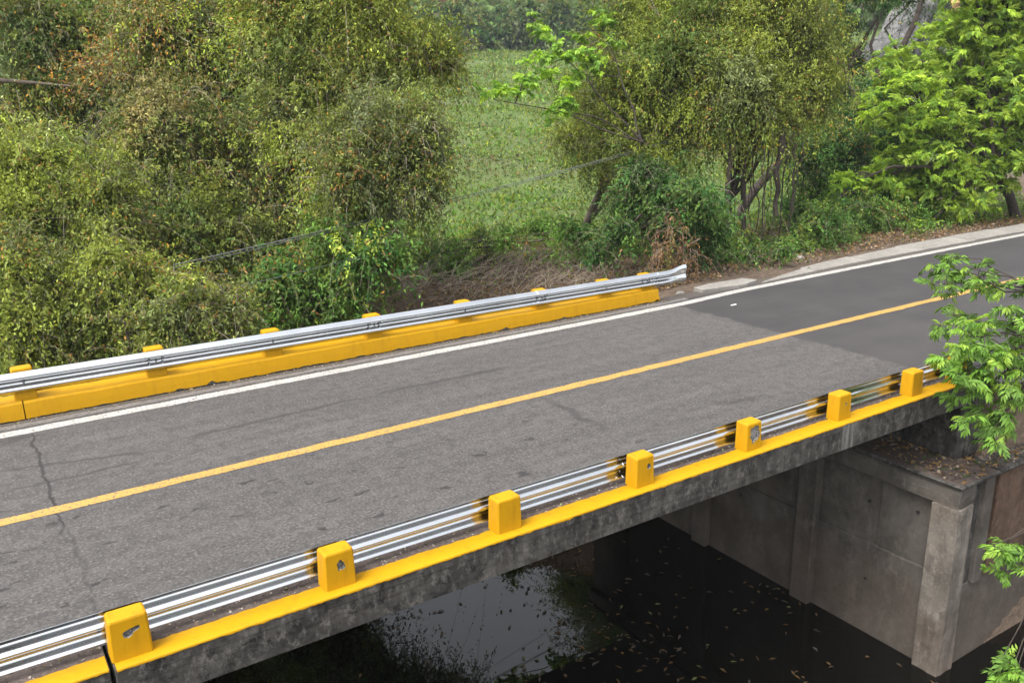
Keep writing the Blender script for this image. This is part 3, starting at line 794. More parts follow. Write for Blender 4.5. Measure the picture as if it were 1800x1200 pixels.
# world positions (metres): x, y, z, radius, vertical radius of every leafy mass
B = {'bright': [(31.14, 11.59, 6.22, 1.44, 1.41), (33.18, 11.53, 6.75, 1.85, 1.81), (28.72, 11.6, 4.26, 1.49, 1.46), (31.97, 11.52, 4.41, 2.07, 2.02), (32.16, 9.84, 4.5, 1.78, 1.74),
            (29.75, 11.07, 2.65, 1.79, 1.75), (32.07, 10.42, 2.26, 1.73, 1.69), (32.29, 9.33, 2.51, 1.26, 1.24), (28.46, 11.93, 1.76, 0.85, 0.83), (26.19, 12.06, 1.6, 0.53, 0.52),
            (30.1, 11.06, 0.89, 1.12, 1.09), (30.78, 10.2, 1.22, 0.95, 0.93), (29.08, 12.19, 5.35, 1.05, 1.02), (33.99, 10.59, 6.71, 1.94, 1.9), (31.67, 11.42, 8.26, 1.57, 1.53),
            (33.22, 10.85, 8.47, 1.9, 1.86), (33.02, 8.77, 4.28, 1.86, 1.82), (28.88, 10.61, -0.21, 0.46, 0.45)],
 'bush_broad': [(16.14, 10.7, 2.14, 0.89, 0.87), (16.02, 11.62, 1.75, 0.75, 0.73), (16.44, 9.57, 1.83, 0.86, 0.85), (16.8, 10.89, 1.11, 0.83, 0.82), (14.72, 10.82, 1.08, 0.56, 0.54),
                (15.58, 11.03, 2.62, 0.61, 0.6), (17.54, 10.04, 0.81, 0.74, 0.73), (14.3, 11.15, 0.6, 0.4, 0.39)],
 'bush_dry': [(15.39, 9.43, 1.41, 0.4, 0.39), (15.86, 9.34, 0.76, 0.47, 0.46), (14.84, 9.25, 0.88, 0.3, 0.3)],
 'bush_left': [(1.08, 15.37, 3.36, 1.11, 1.09), (1.94, 15.7, 3.42, 1.02, 1.0), (0.76, 14.53, 2.45, 1.08, 1.06), (1.86, 15.36, 2.27, 1.15, 1.13), (2.62, 13.83, 2.99, 0.77, 0.76),
               (2.43, 13.84, 2.0, 0.91, 0.89), (1.04, 15.4, 1.55, 0.94, 0.92)],
 'bush_low': [(5.75, 12.03, 0.7, 1.01, 0.99), (6.93, 12.16, 0.8, 1.04, 1.02), (7.27, 10.55, 1.4, 0.81, 0.79), (6.52, 12.07, -0.25, 0.7, 0.68), (6.9, 10.81, 0.49, 0.59, 0.58),
              (7.98, 10.58, 1.25, 0.53, 0.52), (5.33, 12.64, -0.18, 0.69, 0.68), (6.85, 11.45, 1.72, 0.8, 0.78)],
 'cable_thick': ((3.01, 10.3, 1.74), (23.03, 14.22, 3.9)),
 'cable_thin': ((4.06, 9.48, 1.33), (14.79, 12.83, 2.23)),
 'dark_limbs': [([(33.59, 16.39, 1.4), (33.96, 16.97, 3.8), (34.38, 16.73, 5.35), (35.07, 16.35, 6.28), (35.54, 16.01, 7.66), (36.06, 16.11, 8.94)], 0.22, 0.1),
                ([(34.38, 16.73, 5.35), (34.2, 17.17, 6.66), (34.75, 17.16, 8.06)], 0.1, 0.05), ([(35.07, 16.35, 6.28), (34.64, 16.86, 7.35), (35.21, 16.39, 8.13)], 0.08, 0.03),
                ([(33.96, 16.97, 3.8), (33.58, 17.72, 5.25), (33.67, 18.57, 7.2)], 0.16, 0.07), ([(34.67, 16.57, 5.82), (35.83, 15.72, 5.91), (36.65, 15.33, 7.06)], 0.09, 0.03)],
 'hang': [(19.88, 11.55, 3.43, 0.01, 0.11), (20.82, 12.27, 3.87, 0.25, 0.02), (20.55, 12.01, 3.06, 0.58, 0.03), (20.72, 11.94, 3.66, -0.61, 0.11), (21.08, 11.89, 3.28, -0.55, 0.02),
          (20.78, 11.59, 3.5, 0.84, 0.02), (21.33, 11.98, 3.77, 0.43, 0.03), (20.38, 10.75, 3.16, 0.74, 0.02), (21.18, 11.36, 3.67, -0.18, 0.03), (20.81, 10.78, 3.31, 1.25, 0.02),
          (21.34, 11.06, 3.37, 0.06, 0.02), (20.82, 10.49, 3.61, 1.08, 0.11), (21.85, 11.18, 3.36, -0.29, 0.03), (21.67, 10.88, 3.41, -0.0, 0.02), (21.69, 10.68, 3.26, 1.13, 0.05),
          (21.66, 10.42, 3.28, 0.35, 0.02)],
 'hedge': [[(65.37, 122.8, 2.2, 2.8, 2.4), (63.77, 123.8, 3.92, 2.4, 2.2), (67.07, 123.3, 3.54, 2.4, 2.2), (65.37, 123.8, 5.6, 2.2, 2.0)],
           [(72.37, 127.21, 2.2, 2.8, 2.4), (70.77, 128.21, 4.43, 2.4, 2.2), (74.07, 127.71, 4.0, 2.4, 2.2), (72.37, 128.21, 6.32, 2.2, 2.0)],
           [(72.55, 119.0, 2.2, 2.8, 2.4), (70.95, 120.0, 4.21, 2.4, 2.2), (74.25, 119.5, 3.81, 2.4, 2.2), (72.55, 120.0, 6.01, 2.2, 2.0)],
           [(78.08, 120.18, 2.2, 2.8, 2.4), (76.48, 121.18, 3.8, 2.4, 2.2), (79.78, 120.68, 3.44, 2.4, 2.2), (78.08, 121.18, 5.44, 2.2, 2.0)],
           [(83.03, 120.05, 2.2, 2.8, 2.4), (81.43, 121.05, 3.74, 2.4, 2.2), (84.73, 120.55, 3.38, 2.4, 2.2), (83.03, 121.05, 5.34, 2.2, 2.0)],
           [(84.61, 114.84, 2.2, 2.8, 2.4), (83.01, 115.84, 4.33, 2.4, 2.2), (86.31, 115.34, 3.92, 2.4, 2.2), (84.61, 115.84, 6.19, 2.2, 2.0)],
           [(88.23, 112.72, 2.2, 2.8, 2.4), (86.63, 113.72, 4.43, 2.4, 2.2), (89.93, 113.22, 4.01, 2.4, 2.2), (88.23, 113.72, 6.33, 2.2, 2.0)],
           [(94.19, 112.02, 2.2, 2.8, 2.4), (92.59, 113.02, 4.98, 2.4, 2.2), (95.89, 112.52, 4.5, 2.4, 2.2), (94.19, 113.02, 7.11, 2.2, 2.0)]],
 'low_limb': [([(0.57, 22.0, 5.51), (1.61, 21.28, 5.42), (2.23, 20.6, 5.34), (2.91, 19.88, 5.25)], 0.09, 0.03)],
 'near_shoots': [(14.03, 0.82, 1.98, 2, 0.162), (13.26, 0.65, 1.85, 3, 0.135), (13.72, 0.32, 1.75, 5, 0.18900000000000003), (13.67, -0.27, 1.76, 5, 0.18900000000000003), (12.94, 0.45, 1.73, 5, 0.162),
                 (13.5, 0.41, 1.95, 2, 0.135), (12.31, -0.12, 1.41, 3, 0.10800000000000001), (12.09, -0.03, 1.24, 2, 0.0675), (12.17, -0.71, 1.24, 8, 0.21600000000000003),
                 (12.56, -0.9, 1.4, 8, 0.21600000000000003), (11.92, -0.62, 1.0, 8, 0.18900000000000003), (12.39, -0.99, 0.83, 8, 0.243), (11.87, -0.68, 0.75, 5, 0.162),
                 (12.08, -0.9, 0.5, 7, 0.21600000000000003), (12.37, -1.15, 0.33, 7, 0.18900000000000003), (11.99, -0.95, 0.17, 5, 0.162), (12.16, -1.15, -0.08, 5, 0.135),
                 (11.99, -1.09, -0.24, 2, 0.081), (11.86, -0.7, 0.67, 3, 0.135), (12.57, -1.03, 1.07, 7, 0.2025), (10.81, -1.92, -1.29, 2, 0.081), (11.02, -2.03, -1.22, 3, 0.10800000000000001),
                 (11.07, -2.16, -1.49, 3, 0.10800000000000001), (11.04, -2.2, -1.68, 2, 0.081), (10.18, -2.54, -2.49, 3, 0.10800000000000001), (10.36, -2.68, -2.57, 3, 0.10800000000000001),
                 (10.24, -2.65, -2.71, 3, 0.10800000000000001)],
 'rock': [(59.21, 32.11, 9.19)],
 'sapling': [((14.67, 14.38, 6.59), [(14.67, 14.47, 6.83), (14.69, 14.35, 6.51), (14.98, 14.05, 6.19), (14.76, 14.03, 5.72), (15.39, 13.92, 5.88), (15.85, 13.69, 5.71), (15.63, 13.69, 6.03)]),
             ((12.98, 14.24, 4.72), [(12.91, 14.31, 4.8), (13.29, 14.21, 4.87), (13.6, 14.09, 4.75), (13.87, 13.9, 5.09), (14.04, 14.0, 5.71), (13.91, 13.96, 5.33)]),
             ((16.55, 13.78, 6.6), [(16.52, 13.88, 6.84), (16.74, 13.76, 6.92), (15.91, 14.05, 6.52), (15.93, 13.65, 5.39), (15.49, 13.76, 5.24), (16.22, 13.63, 5.87), (16.62, 13.47, 6.19)]),
             ((14.82, 13.56, 4.45), [(14.85, 13.6, 4.61), (15.18, 13.35, 4.52), (14.65, 14.02, 5.48), (15.08, 13.63, 5.16), (14.45, 13.75, 4.3)])],
 'sapling_fork': [16.99, 12.42, 3.43],
 'scrub': [(12.39, 16.1, -0.18, 0.69, 0.68), (14.06, 16.76, 0.17, 0.61, 0.6), (13.4, 14.36, 0.65, 0.45, 0.44), (15.69, 15.84, 0.61, 0.49, 0.48), (15.3, 13.78, 0.78, 0.53, 0.52),
           (16.04, 13.59, 0.43, 0.57, 0.56), (12.35, 17.33, -0.13, 0.64, 0.63)],
 'shrub_left': [(0.46, 12.1, 1.72, 0.86, 0.84), (0.98, 12.19, 1.06, 0.94, 0.92), (0.16, 11.42, 0.76, 1.0, 0.98), (1.02, 11.86, 0.17, 0.82, 0.81), (0.43, 11.26, 0.06, 0.56, 0.55)],
 'shrub_mid': [(2.0, 11.44, 1.64, 0.81, 0.8), (2.57, 11.42, 1.1, 1.01, 0.99), (3.12, 10.01, 0.93, 0.91, 0.89), (2.05, 11.5, 0.32, 1.01, 0.99), (2.76, 10.22, 0.25, 0.86, 0.84),
               (3.71, 9.78, 0.37, 0.58, 0.57), (1.38, 11.65, -0.08, 0.59, 0.58), (3.92, 9.77, 0.8, 0.49, 0.48)],
 'tree_curtain': [(7.97, 12.35, 4.07, 1.24, 1.22), (9.09, 12.53, 3.89, 1.14, 1.12), (7.28, 11.6, 2.97, 1.07, 1.05), (8.82, 12.39, 2.95, 1.14, 1.12), (8.76, 10.95, 2.79, 0.65, 0.64),
                  (9.25, 11.33, 4.12, 0.57, 0.56), (7.96, 12.33, 1.91, 0.85, 0.83), (8.75, 11.43, 3.55, 0.82, 0.8)],
 'tree_dark': [(33.56, 18.51, 7.43, 1.4, 1.38), (34.92, 18.78, 6.02, 1.19, 1.16), (33.47, 16.13, 4.29, 1.24, 1.21), (34.82, 17.99, 3.52, 1.58, 1.55), (34.0, 18.19, 9.51, 2.01, 1.97),
               (36.14, 17.13, 9.28, 1.77, 1.74), (33.91, 18.48, 4.53, 1.18, 1.15)],
 'tree_draped': [(21.29, 12.6, 6.64, 1.6, 1.56), (23.46, 12.37, 6.32, 1.6, 1.57), (20.19, 11.72, 5.17, 1.61, 1.58), (23.1, 12.03, 4.64, 1.51, 1.48), (20.73, 11.58, 4.33, 1.25, 1.22),
                 (19.96, 12.22, 3.75, 0.99, 0.97), (23.48, 11.54, 4.98, 1.08, 1.06), (21.16, 11.33, 3.56, 0.72, 0.7), (22.56, 12.49, 8.43, 1.82, 1.78)],
 'tree_mid': [(4.41, 16.78, 2.94, 1.59, 1.56), (6.17, 17.1, 3.42, 1.66, 1.63), (4.45, 15.21, 1.63, 1.6, 1.57), (6.74, 16.31, 2.21, 1.66, 1.63), (4.15, 16.8, 4.24, 1.41, 1.38),
              (6.25, 14.68, 1.08, 1.42, 1.39), (7.55, 15.18, 1.49, 1.25, 1.23), (5.17, 15.16, 0.54, 1.2, 1.17), (7.43, 15.19, 3.73, 1.37, 1.34), (3.9, 14.97, 0.87, 1.15, 1.12)],
 'tree_right': [(18.7, 14.94, 4.9, 1.98, 1.94), (18.46, 16.38, 4.18, 1.28, 1.25), (19.28, 13.63, 5.9, 1.9, 1.87), (19.97, 15.19, 3.59, 1.77, 1.73), (19.96, 13.23, 4.34, 1.75, 1.72),
                (17.61, 14.72, 3.06, 1.03, 1.01), (19.89, 15.95, 6.91, 1.65, 1.62), (20.69, 13.99, 6.97, 1.68, 1.64), (16.96, 15.68, 3.33, 0.79, 0.78), (17.54, 13.27, 2.7, 1.07, 1.05),
                (20.92, 15.62, 8.69, 1.93, 1.89)],
 'tree_top': [(7.56, 17.13, 6.38, 1.66, 1.63), (9.3, 17.37, 6.58, 1.73, 1.7), (9.64, 14.69, 6.42, 1.44, 1.42), (11.46, 15.81, 6.15, 1.24, 1.21), (7.81, 15.92, 5.03, 1.47, 1.44),
              (9.34, 15.29, 5.15, 1.33, 1.3), (11.79, 15.1, 5.74, 0.68, 0.67), (8.23, 15.58, 3.99, 1.25, 1.23), (8.05, 17.59, 8.33, 1.9, 1.86), (9.31, 15.13, 8.11, 1.65, 1.62)],
 'tree_topleft': [(2.51, 22.49, 6.9, 2.02, 1.98), (4.29, 22.76, 6.31, 2.12, 2.08), (5.39, 19.18, 6.76, 1.77, 1.73), (3.31, 22.89, 4.83, 1.86, 1.82), (4.4, 19.85, 4.96, 1.56, 1.53),
                  (2.1, 21.67, 4.69, 1.16, 1.14), (6.91, 20.23, 5.25, 1.39, 1.37), (1.45, 21.84, 4.07, 1.0, 0.98), (7.19, 19.49, 6.67, 1.52, 1.49)],
 'under_right': [(29.39, 14.64, 2.63, 1.6, 1.57), (31.25, 14.49, 0.96, 1.54, 1.51), (30.34, 12.16, 1.2, 1.55, 1.52), (29.69, 15.51, 0.99, 1.19, 1.16), (27.69, 14.88, 2.27, 1.23, 1.21),
                 (29.05, 13.59, -0.14, 1.13, 1.11), (32.81, 12.56, -0.37, 1.06, 1.04), (27.24, 14.88, 0.33, 1.13, 1.11), (31.21, 13.65, 2.81, 1.37, 1.35)],
 'verge_a': [(18.78, 9.53, 0.17, 0.34, 0.33), (18.56, 10.07, 0.06, 0.37, 0.37), (19.26, 8.92, 0.37, 0.3, 0.29), (18.14, 10.3, -0.06, 0.34, 0.33)],
 'verge_b': [(22.42, 10.3, 0.28, 0.63, 0.62), (23.65, 10.38, 0.3, 0.68, 0.67), (21.44, 10.17, 0.18, 0.51, 0.5), (20.58, 12.32, 0.12, 0.64, 0.63), (22.53, 10.02, 0.84, 0.62, 0.61)],
 'verge_c': [(26.6, 11.84, 0.07, 0.71, 0.69), (28.28, 11.61, 0.04, 0.68, 0.67), (25.82, 11.79, 0.55, 0.78, 0.76), (29.22, 11.12, 0.43, 0.72, 0.71), (27.09, 11.33, 0.69, 0.7, 0.69)]}

# ------------------------------------------------------------------ overhead cables
for a, b, r, lab in ((*B['cable_thick'], .021, 'thick grey cable sagging across in front of the meadow'), (*B['cable_thin'], .010, 'thin grey cable hanging below the thick one above the far guardrail')):
    tb = Tubes(); a = np.array(a); b = np.array(b)
    t = np.linspace(0, 1, 40)[:, None]; P = a * (1 - t) + b * t
    P[:, 2] -= .16 * 4 * t[:, 0] * (1 - t[:, 0])
    tb.add(P, r * .5, 6)
    if r > .02:
        P2 = P.copy(); P2[:, 2] -= .055; tb.add(P2, r * .4, 6)
    o = tb.build('cable', M_CABLE, None, a); o.location = a; tag(o, lab, 'cable')

# ------------------------------------------------------------------ trees and shrubs

def plant(name, cat, label, blobs, base, pal, L, Wd, tr=.12, bark=M_BARK, group=None, stems=1, twigs=1.0, limb=True, hang=(), extra=(), **kw):
    bz = hz(*base) - .1
    loc = (base[0], base[1], bz)
    e = empty(name, loc, label, cat, group)
    V, F, T, paths = crown(blobs, pal, L, Wd, **kw)
    o = link('foliage', np_mesh('foliage', V - np.array(loc, np.float32), F, T), M_LEAF, e); o['kind'] = 'stuff'
    tb, tw = Tubes(), Tubes()
    zt = max(b[2] for b in blobs)
    ctr = np.mean([[b[0], b[1], b[2]] for b in blobs], 0)
    for s_ in range(stems):
        a = np.array(loc) + np.array([RNG.uniform(-.5, .5), RNG.uniform(-.5, .5), 0]) * (stems > 1)
        top = ctr + np.array([RNG.normal(0, .5), RNG.normal(0, .5), .2]) * (1 if stems > 1 else .3)
        P = tb.curve(a, top, tr, tr * .55, 0, tr * .55, 7, 8)
        for b in blobs[s_::stems]:
            t0 = P[RNG.integers(2, 6)]
            if limb: tb.curve(t0, (b[0], b[1], b[2]), tr * .5, tr * .16, .15, tr * .4, 6, 5)
    for c, st, dr, ln, sag in paths:
        k = int(min(len(st), (10 + 26 * twigs) * (1 if len(st) > 60 else .6)))
        f = np.linspace(0, 1, 5)[:, None]
        for q in RNG.choice(len(st), k, replace=False):
            P = st[q] + dr[q] * ln[q] * f; P[:, 2] -= sag[q] * f[:, 0] ** 2
            tw.add(np.concatenate([[c * .45 + st[q] * .55 + RNG.normal(0, .05, 3)], P]), np.linspace(.011, .003, 6) * (.6 + tr * 3), 3)
    for (hx, hy, hz0, hz1, hr) in hang:
        tb.curve((hx, hy, hz0), (hx + RNG.normal(0, .12), hy + RNG.normal(0, .1), hz1), hr, hr * .6, 0, .05, 8, 5)
    for pts, r0, r1 in extra:
        tb.add(pts, np.linspace(r0, r1, len(pts)), 6)
    tb.build('trunk', bark, e, loc)
    if tw.V:
        o = tw.build('branches', M_TWIG if bark is M_BARK else bark, e, loc); o['kind'] = 'stuff'
    return e

TAN = (.150, .122, .050)
P_VINE = ((OLIVE, 4), (TAN, 1.1), (YGREEN, 4.5), (MIDG, 2), (GREYG, 2), (PALE, .5), (DARKG, .8))
P_DARKV = ((OLIVE, 3), (TAN, 1.6), (MIDG, 2.5), (DARKG, .9), (GREYG, 2.4), (YGREEN, 2.4), (DEEP, .6))
P_BRITE = ((YGREEN, 4), (PALE, 2), (OLIVE, 2), (MIDG, 1.2))
P_GREEN = ((FRESH, 3), (MIDG, 3), (DEEP, 1.5), (YGREEN, 1))
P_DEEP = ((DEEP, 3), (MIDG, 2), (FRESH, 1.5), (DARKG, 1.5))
DRY = ((BROWN, 3), (ORANGE, 1.3), (PALE, 1))
VG = 'vine-covered trees along the creek'
plant('shrub', 'shrub', 'low tangled green shrub in the lower left corner behind the far rail', B['shrub_left'], (0.2, 12.0), P_VINE, .094, .039, .05, stems=3, pdry=.07, dry=DRY, clump=.30, curtain=.4, group=VG)
plant('shrub', 'shrub', 'rounded olive shrub behind the far rail with dry twigs on its right side', B['shrub_mid'], (3.0, 12.2), P_VINE, .094, .039, .05, stems=3, pdry=.09, dry=DRY, clump=.26, curtain=.5, twigs=2.2, group=VG)
plant('bush', 'bush', 'bright yellow-green bush at the left edge of the photo', B['bush_left'], (0.6, 14.5), P_BRITE, .102, .043, .07, stems=2, pdry=.04, dry=DRY, clump=.30, curtain=.4, group=VG)
plant('vine_covered_tree', 'tree', 'dark olive vine-covered tree with brown dry leaves left of the middle', B['tree_mid'], (4.4, 17.5), P_DARKV, .112, .046, .16, pdry=.11, dry=DRY, clump=.34, curtain=.8, group=VG)
plant('vine_covered_tree', 'tree', 'tall brownish tree filling the upper left corner', B['tree_topleft'], (0.6, 20.5), P_DARKV, .126, .050, .18, pdry=.16, dry=DRY, clump=.42, curtain=.5, twigs=1.6, group=VG, extra=B['low_limb'])
plant('vine_covered_tree', 'tree', 'tall yellow-green tree with brown tips left of the meadow opening', B['tree_top'], (6.2, 19.5), ((OLIVE, 3), (YGREEN, 4), (PALE, 1), (MIDG, 1.5)), .112, .045, .16, pdry=.13, dry=DRY, clump=.36, curtain=.9, group=VG)
plant('vine_covered_tree', 'tree', 'vine curtain hanging to a grey tip at the left side of the meadow', B['tree_curtain'], (7.8, 16.5), ((OLIVE, 4), (YGREEN, 2.4), (GREYG, 3), (DARKG, 1)), .098, .041, .12, pdry=.08, dry=DRY, clump=.28, curtain=2.2, group=VG)
plant('bush', 'bush', 'deep green leafy bush below the hanging vines behind the far rail', B['bush_low'], (6.4, 15.2), P_GREEN, .12, .055, .06, stems=3, pdry=.06, dry=DRY, clump=.26, group=VG)
plant('bush', 'bush', 'mixed green scrub at the near edge of the meadow', B['scrub'], (13.0, 19.5), P_GREEN, .12, .05, .05, stems=3, pdry=.05, dry=DRY, clump=.28)
plant('vine_covered_tree', 'tree', 'broad olive vine-covered tree right of the meadow', B['tree_right'], (18.8, 18.0), ((OLIVE, 4), (YGREEN, 4), (MIDG, 2), (DARKG, .6)), .112, .045, .17, pdry=.06, dry=DRY, clump=.34, curtain=.7, group='trees right of the meadow')
plant('vine_covered_tree', 'tree', 'tree draped in hanging vines with thin bare stems under its crown', B['tree_draped'], (22.2, 14.3), ((OLIVE, 3.5), (YGREEN, 4.5), (GREYG, 1.5), (MIDG, 1)), .108, .044, .15, bark=M_BARKD, stems=2, pdry=.07, dry=DRY, clump=.30, curtain=.5, hang=B['hang'], group='trees right of the meadow')
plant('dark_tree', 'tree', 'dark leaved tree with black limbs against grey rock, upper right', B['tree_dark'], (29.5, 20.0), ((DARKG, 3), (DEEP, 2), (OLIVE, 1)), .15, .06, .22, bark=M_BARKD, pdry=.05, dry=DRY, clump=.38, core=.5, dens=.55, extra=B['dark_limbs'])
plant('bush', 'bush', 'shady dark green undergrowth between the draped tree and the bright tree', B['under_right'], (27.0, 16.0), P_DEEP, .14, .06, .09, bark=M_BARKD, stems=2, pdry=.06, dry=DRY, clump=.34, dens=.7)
plant('bush', 'bush', 'deep green broad-leaved bush just behind the flared rail end', B['bush_broad'], (16.6, 14.4), ((DARKG, 2.5), (DEEP, 2.5), (MIDG, 1.2), (FRESH, .6)), .12, .055, .06, stems=3, pdry=.02, clump=.30)
plant('dry_bush', 'bush', 'withered brown drooping bush beside the flared rail end', B['bush_dry'], (16.7, 11.4), ((RUST, 3), (BROWN, 3), (OLIVE, .6)), .12, .04, .03, bark=M_TWIG, stems=3, pdry=0, clump=.22, droop=1.0, dens=.22, core=0, curtain=1.6, twigs=2)
for i, (k, lab) in enumerate((('verge_a', 'low green weeds at the gravel edge beside the short slab'), ('verge_b', 'leafy green verge plants left of the long pale gutter strip'),
                              ('verge_c', 'fresh green verge bush under the bright tree'))):
    bb = B[k]
    plant('verge_plant', 'plant', lab, bb, (bb[0][0], bb[0][1] + .3), P_GREEN if i else P_DEEP, .11, .05, .03, stems=2, pdry=.05, dry=DRY, clump=.24, group='green plants along the far verge')
# ---- hedge trees at the far side of the meadow
hl = ['leftmost hazy tree of the hedge across the meadow', 'hazy rounded tree second from left in the far hedge', 'tall hazy tree at the left middle of the far hedge', 'hazy bushy tree in the middle of the far hedge',
      'hazy tree right of the middle of the far hedge', 'hazy paler tree third from the right in the far hedge', 'hazy low tree second from the right in the far hedge', 'rightmost hazy tree of the hedge across the meadow']
for i, bl in enumerate(B['hedge']):
    bx, by = bl[0][0], bl[0][1]
    bb = [(x, y, hz(bx, by) + dz, r, rz) for x, y, dz, r, rz in bl]
    plant('hedge_tree', 'tree', hl[i], bb, (bx, by), ((MIDG, 3), (DEEP, 2), (OLIVE, 1.5), (GREYG, 1.2)), .75, .42, .35, bark=M_BARKD, pdry=.02, clump=1.1, dens=.6, core=.5, group='trees of the hedge beyond the meadow')
# ---- woods on the hillside behind, one mass
n = 5200
ang = RNG.uniform(rad(-8), rad(72), n); dist = RNG.uniform(172, 315, n)
cx_, cy_ = -.6 + np.sin(ang) * dist, -7.3 + np.cos(ang) * dist
cz_ = height(cx_, cy_)
per = 11; idx = np.repeat(np.arange(n), per); m = len(idx)
oo = RNG.normal(0, 1, (m, 3)) * np.array([2.0, 2.0, 1.7]); hh = RNG.uniform(1.5, 6, n)
C = np.stack([cx_, cy_, cz_ + hh], 1)[idx] + oo
tint = (pick(((MIDG, 3), (OLIVE, 2), (GREYG, 2), (BROWN, .8)), n) * np.exp(RNG.normal(0, .2, n))[:, None])[idx] * np.exp(RNG.normal(0, .2, m))[:, None]
V, F, T = leaf_arrays(C, RNG.normal(0, 1, (m, 3)), unit(RNG.normal(0, .5, (m, 3)) + np.array([-.3, -.4, .8])), 2.6, 1.9, tint)
tag(link('hillside_woods', np_mesh('hillside_woods', V, F, T), M_LEAF), kind='stuff')

# ---- rock seen behind the dark tree
rk = empty('rock_outcrop', B['rock'][0], 'grey tilted rock slabs behind the dark tree, upper right', 'rock')
for k, (dx, dy, dz, sx, sy, sz, rt) in enumerate(((0, 0, 0, 3.4, 1.6, 1.5, .5), (2.2, .6, 1.4, 3.2, 1.4, 1.3, .55), (-2.2, -.3, -1.7, 2.6, 1.5, 1.5, .4), (4.5, 1.0, 2.8, 3.0, 1.4, 1.2, .6), (3, .2, -1.5, 3.5, 1.5, 1.9, .45))):
    o = pebble('slab', 0, 0, 0, sx, sy, sz, M_ROCK, rk, 40 + k); o.location = (dx, dy, dz); o.rotation_euler = (.2, -rt, .3)

# ---- trees with large compound leaves
def sprig_mesh(seed, Lf, W_, rach, pairs, base_col):
    """One compound leaf: a thin curved stalk and drooping narrow leaflets in pairs."""
    r = np.random.default_rng(seed)
    t = np.linspace(.25, 1, pairs); C, A, N, T = [], [], [], []
    pos = lambda q: np.array([0, rach * q, .10 * rach * math.sin(q * 2.2) - .28 * rach * q * q])
    for q in t:
        for sd in (-1, 1):
            C.append(pos(q)); A.append([sd * (.85 - .35 * q), .55 + .25 * q, -.45 + r.normal(0, .22)]); N.append([sd * .25 + r.normal(0, .15), .2, 1])
    C.append(pos(1)); A.append([r.normal(0, .1), .8, -.7]); N.append([0, .4, 1])
    n = len(C); C = np.array(C); A = np.array(A, float); N = np.array(N, float)
    L = Lf * r.uniform(.7, 1.25, n)
    tint = np.array(base_col) * np.exp(r.normal(0, .14, n))[:, None]
    V, F, TT = leaf_arrays(C, A, N, L, W_ * L / Lf, tint, .28)
    p = np.array([pos(q) for q in np.linspace(0, 1, 5)]); w = .006
    V2 = np.concatenate([p + [w, 0, 0], p - [w, 0, 0]]); i = np.arange(4)
    F2 = np.concatenate([np.stack([i, i + 1, i + 6], 1), np.stack([i, i + 6, i + 5], 1)]) + len(V)
    return np.concatenate([V, V2]), np.concatenate([F, F2]), np.concatenate([TT, np.tile(np.array(base_col) * .8, (10, 1))])

def sprig_frames(centre, out, k, spread=1.0, roll=.6):
    """k leaf directions fanned round one shoot tip."""
    fr = []
    a0 = RNG.uniform(0, 6.28)
    for j in range(k):
        a = a0 + j * 2.399
        d = unit(np.array([math.cos(a), math.sin(a), RNG.uniform(-.8, .6)]) * spread + np.asarray(out) * .7)
        x = unit(np.cross(d, [0, 0, 1])); z = np.cross(x, d); ro = RNG.normal(0, roll); x, z = x * math.cos(ro) + z * math.sin(ro), z * math.cos(ro) - x * math.sin(ro)
        fr.append((np.asarray(centre, float), np.stack([x, d, z], 1), RNG.uniform(.55, 1.25)))
    return fr

CAMP = np.array([-.61, -7.28, 4.83])
def leafy_tree(name, label, base, frames, variants, tubes, bark, cols):
    bz = hz(*base) - .1; loc = np.array([base[0], base[1], bz])
    e = empty(name, loc, label, 'tree')
    tubes.build('trunk', bark, e, loc)
    var = []
    for k, c in enumerate(cols):
        V, F, T = sprig_mesh(100 + k, *variants, c); var.append((V, F, T))
    meshes = [np_mesh('leaf', *v) for v in var]
    for m_ in meshes: m_.materials.append(M_LEAFR)
    order = np.argsort([np.linalg.norm(f[0] - CAMP) - f[2] * .2 for f in frames])
    Vs, Fs, Ts, off = [], [], [], 0
    for rank, i in enumerate(order):
        c, R, s = frames[i]; k = RNG.integers(len(var))
        if rank < 300:
            o = bpy.data.objects.new('leaf', meshes[k]); COL.objects.link(o); o.parent = e
            Mx = np.eye(4); Mx[:3, :3] = R * s; Mx[:3, 3] = c - loc
            o.matrix_local = Matrix(Mx.tolist())
        else:
            V, F, T = var[k]
            Vs.append((V * s) @ R.T + (c - loc)); Fs.append(F + off); off += len(V); Ts.append(T * RNG.uniform(.75, 1.2))
    if Vs:
        o = link('foliage', np_mesh('foliage', np.concatenate(Vs), np.concatenate(Fs), np.concatenate(Ts)), M_LEAF, e); o['kind'] = 'stuff'
    return e

frames, tb = [], Tubes()
base = (34.0, 9.9)
P0 = np.array([34.0, 9.9, hz(*base) - .1])
fork = np.array([31.6, 9.7, 1.9])
tb.add(np.array([P0, P0 * .5 + fork * .5 + [.25, 0, 0], fork]), [.20, .17, .14], 8)
for (bx, by, bz_, r, rz) in B['bright']:
    c = np.array([bx, by, bz_]); limb = tb.curve(fork, c, .085, .03, .35, .10, 7, 6)
    nc = int(38 * r * r)
    d = unit(RNG.normal(0, 1, (nc, 3)) + [0, 0, .35]); pts = c + d * np.array([r, r, rz]) * RNG.uniform(.35, 1.1, nc)[:, None]
    for p_, dd in zip(pts, d):
        if RNG.random() < .45: tb.curve(limb[-2], p_, .018, .006, .15, .03, 5, 4)
        frames += sprig_frames(p_, dd * .6 + [0, 0, .2], RNG.integers(4, 8), 1.0, 1.1)
leafy_tree('broadleaf_tree', 'bright lime-green tree with drooping compound leaves, upper right', base, frames, (.165, .060, .30, 5), tb, M_BARKD,
           [LIME, (.185, .27, .026), (.145, .225, .024), (.115, .19, .024), (.215, .29, .04), (.085, .15, .022)])
frames, tb = [], Tubes()
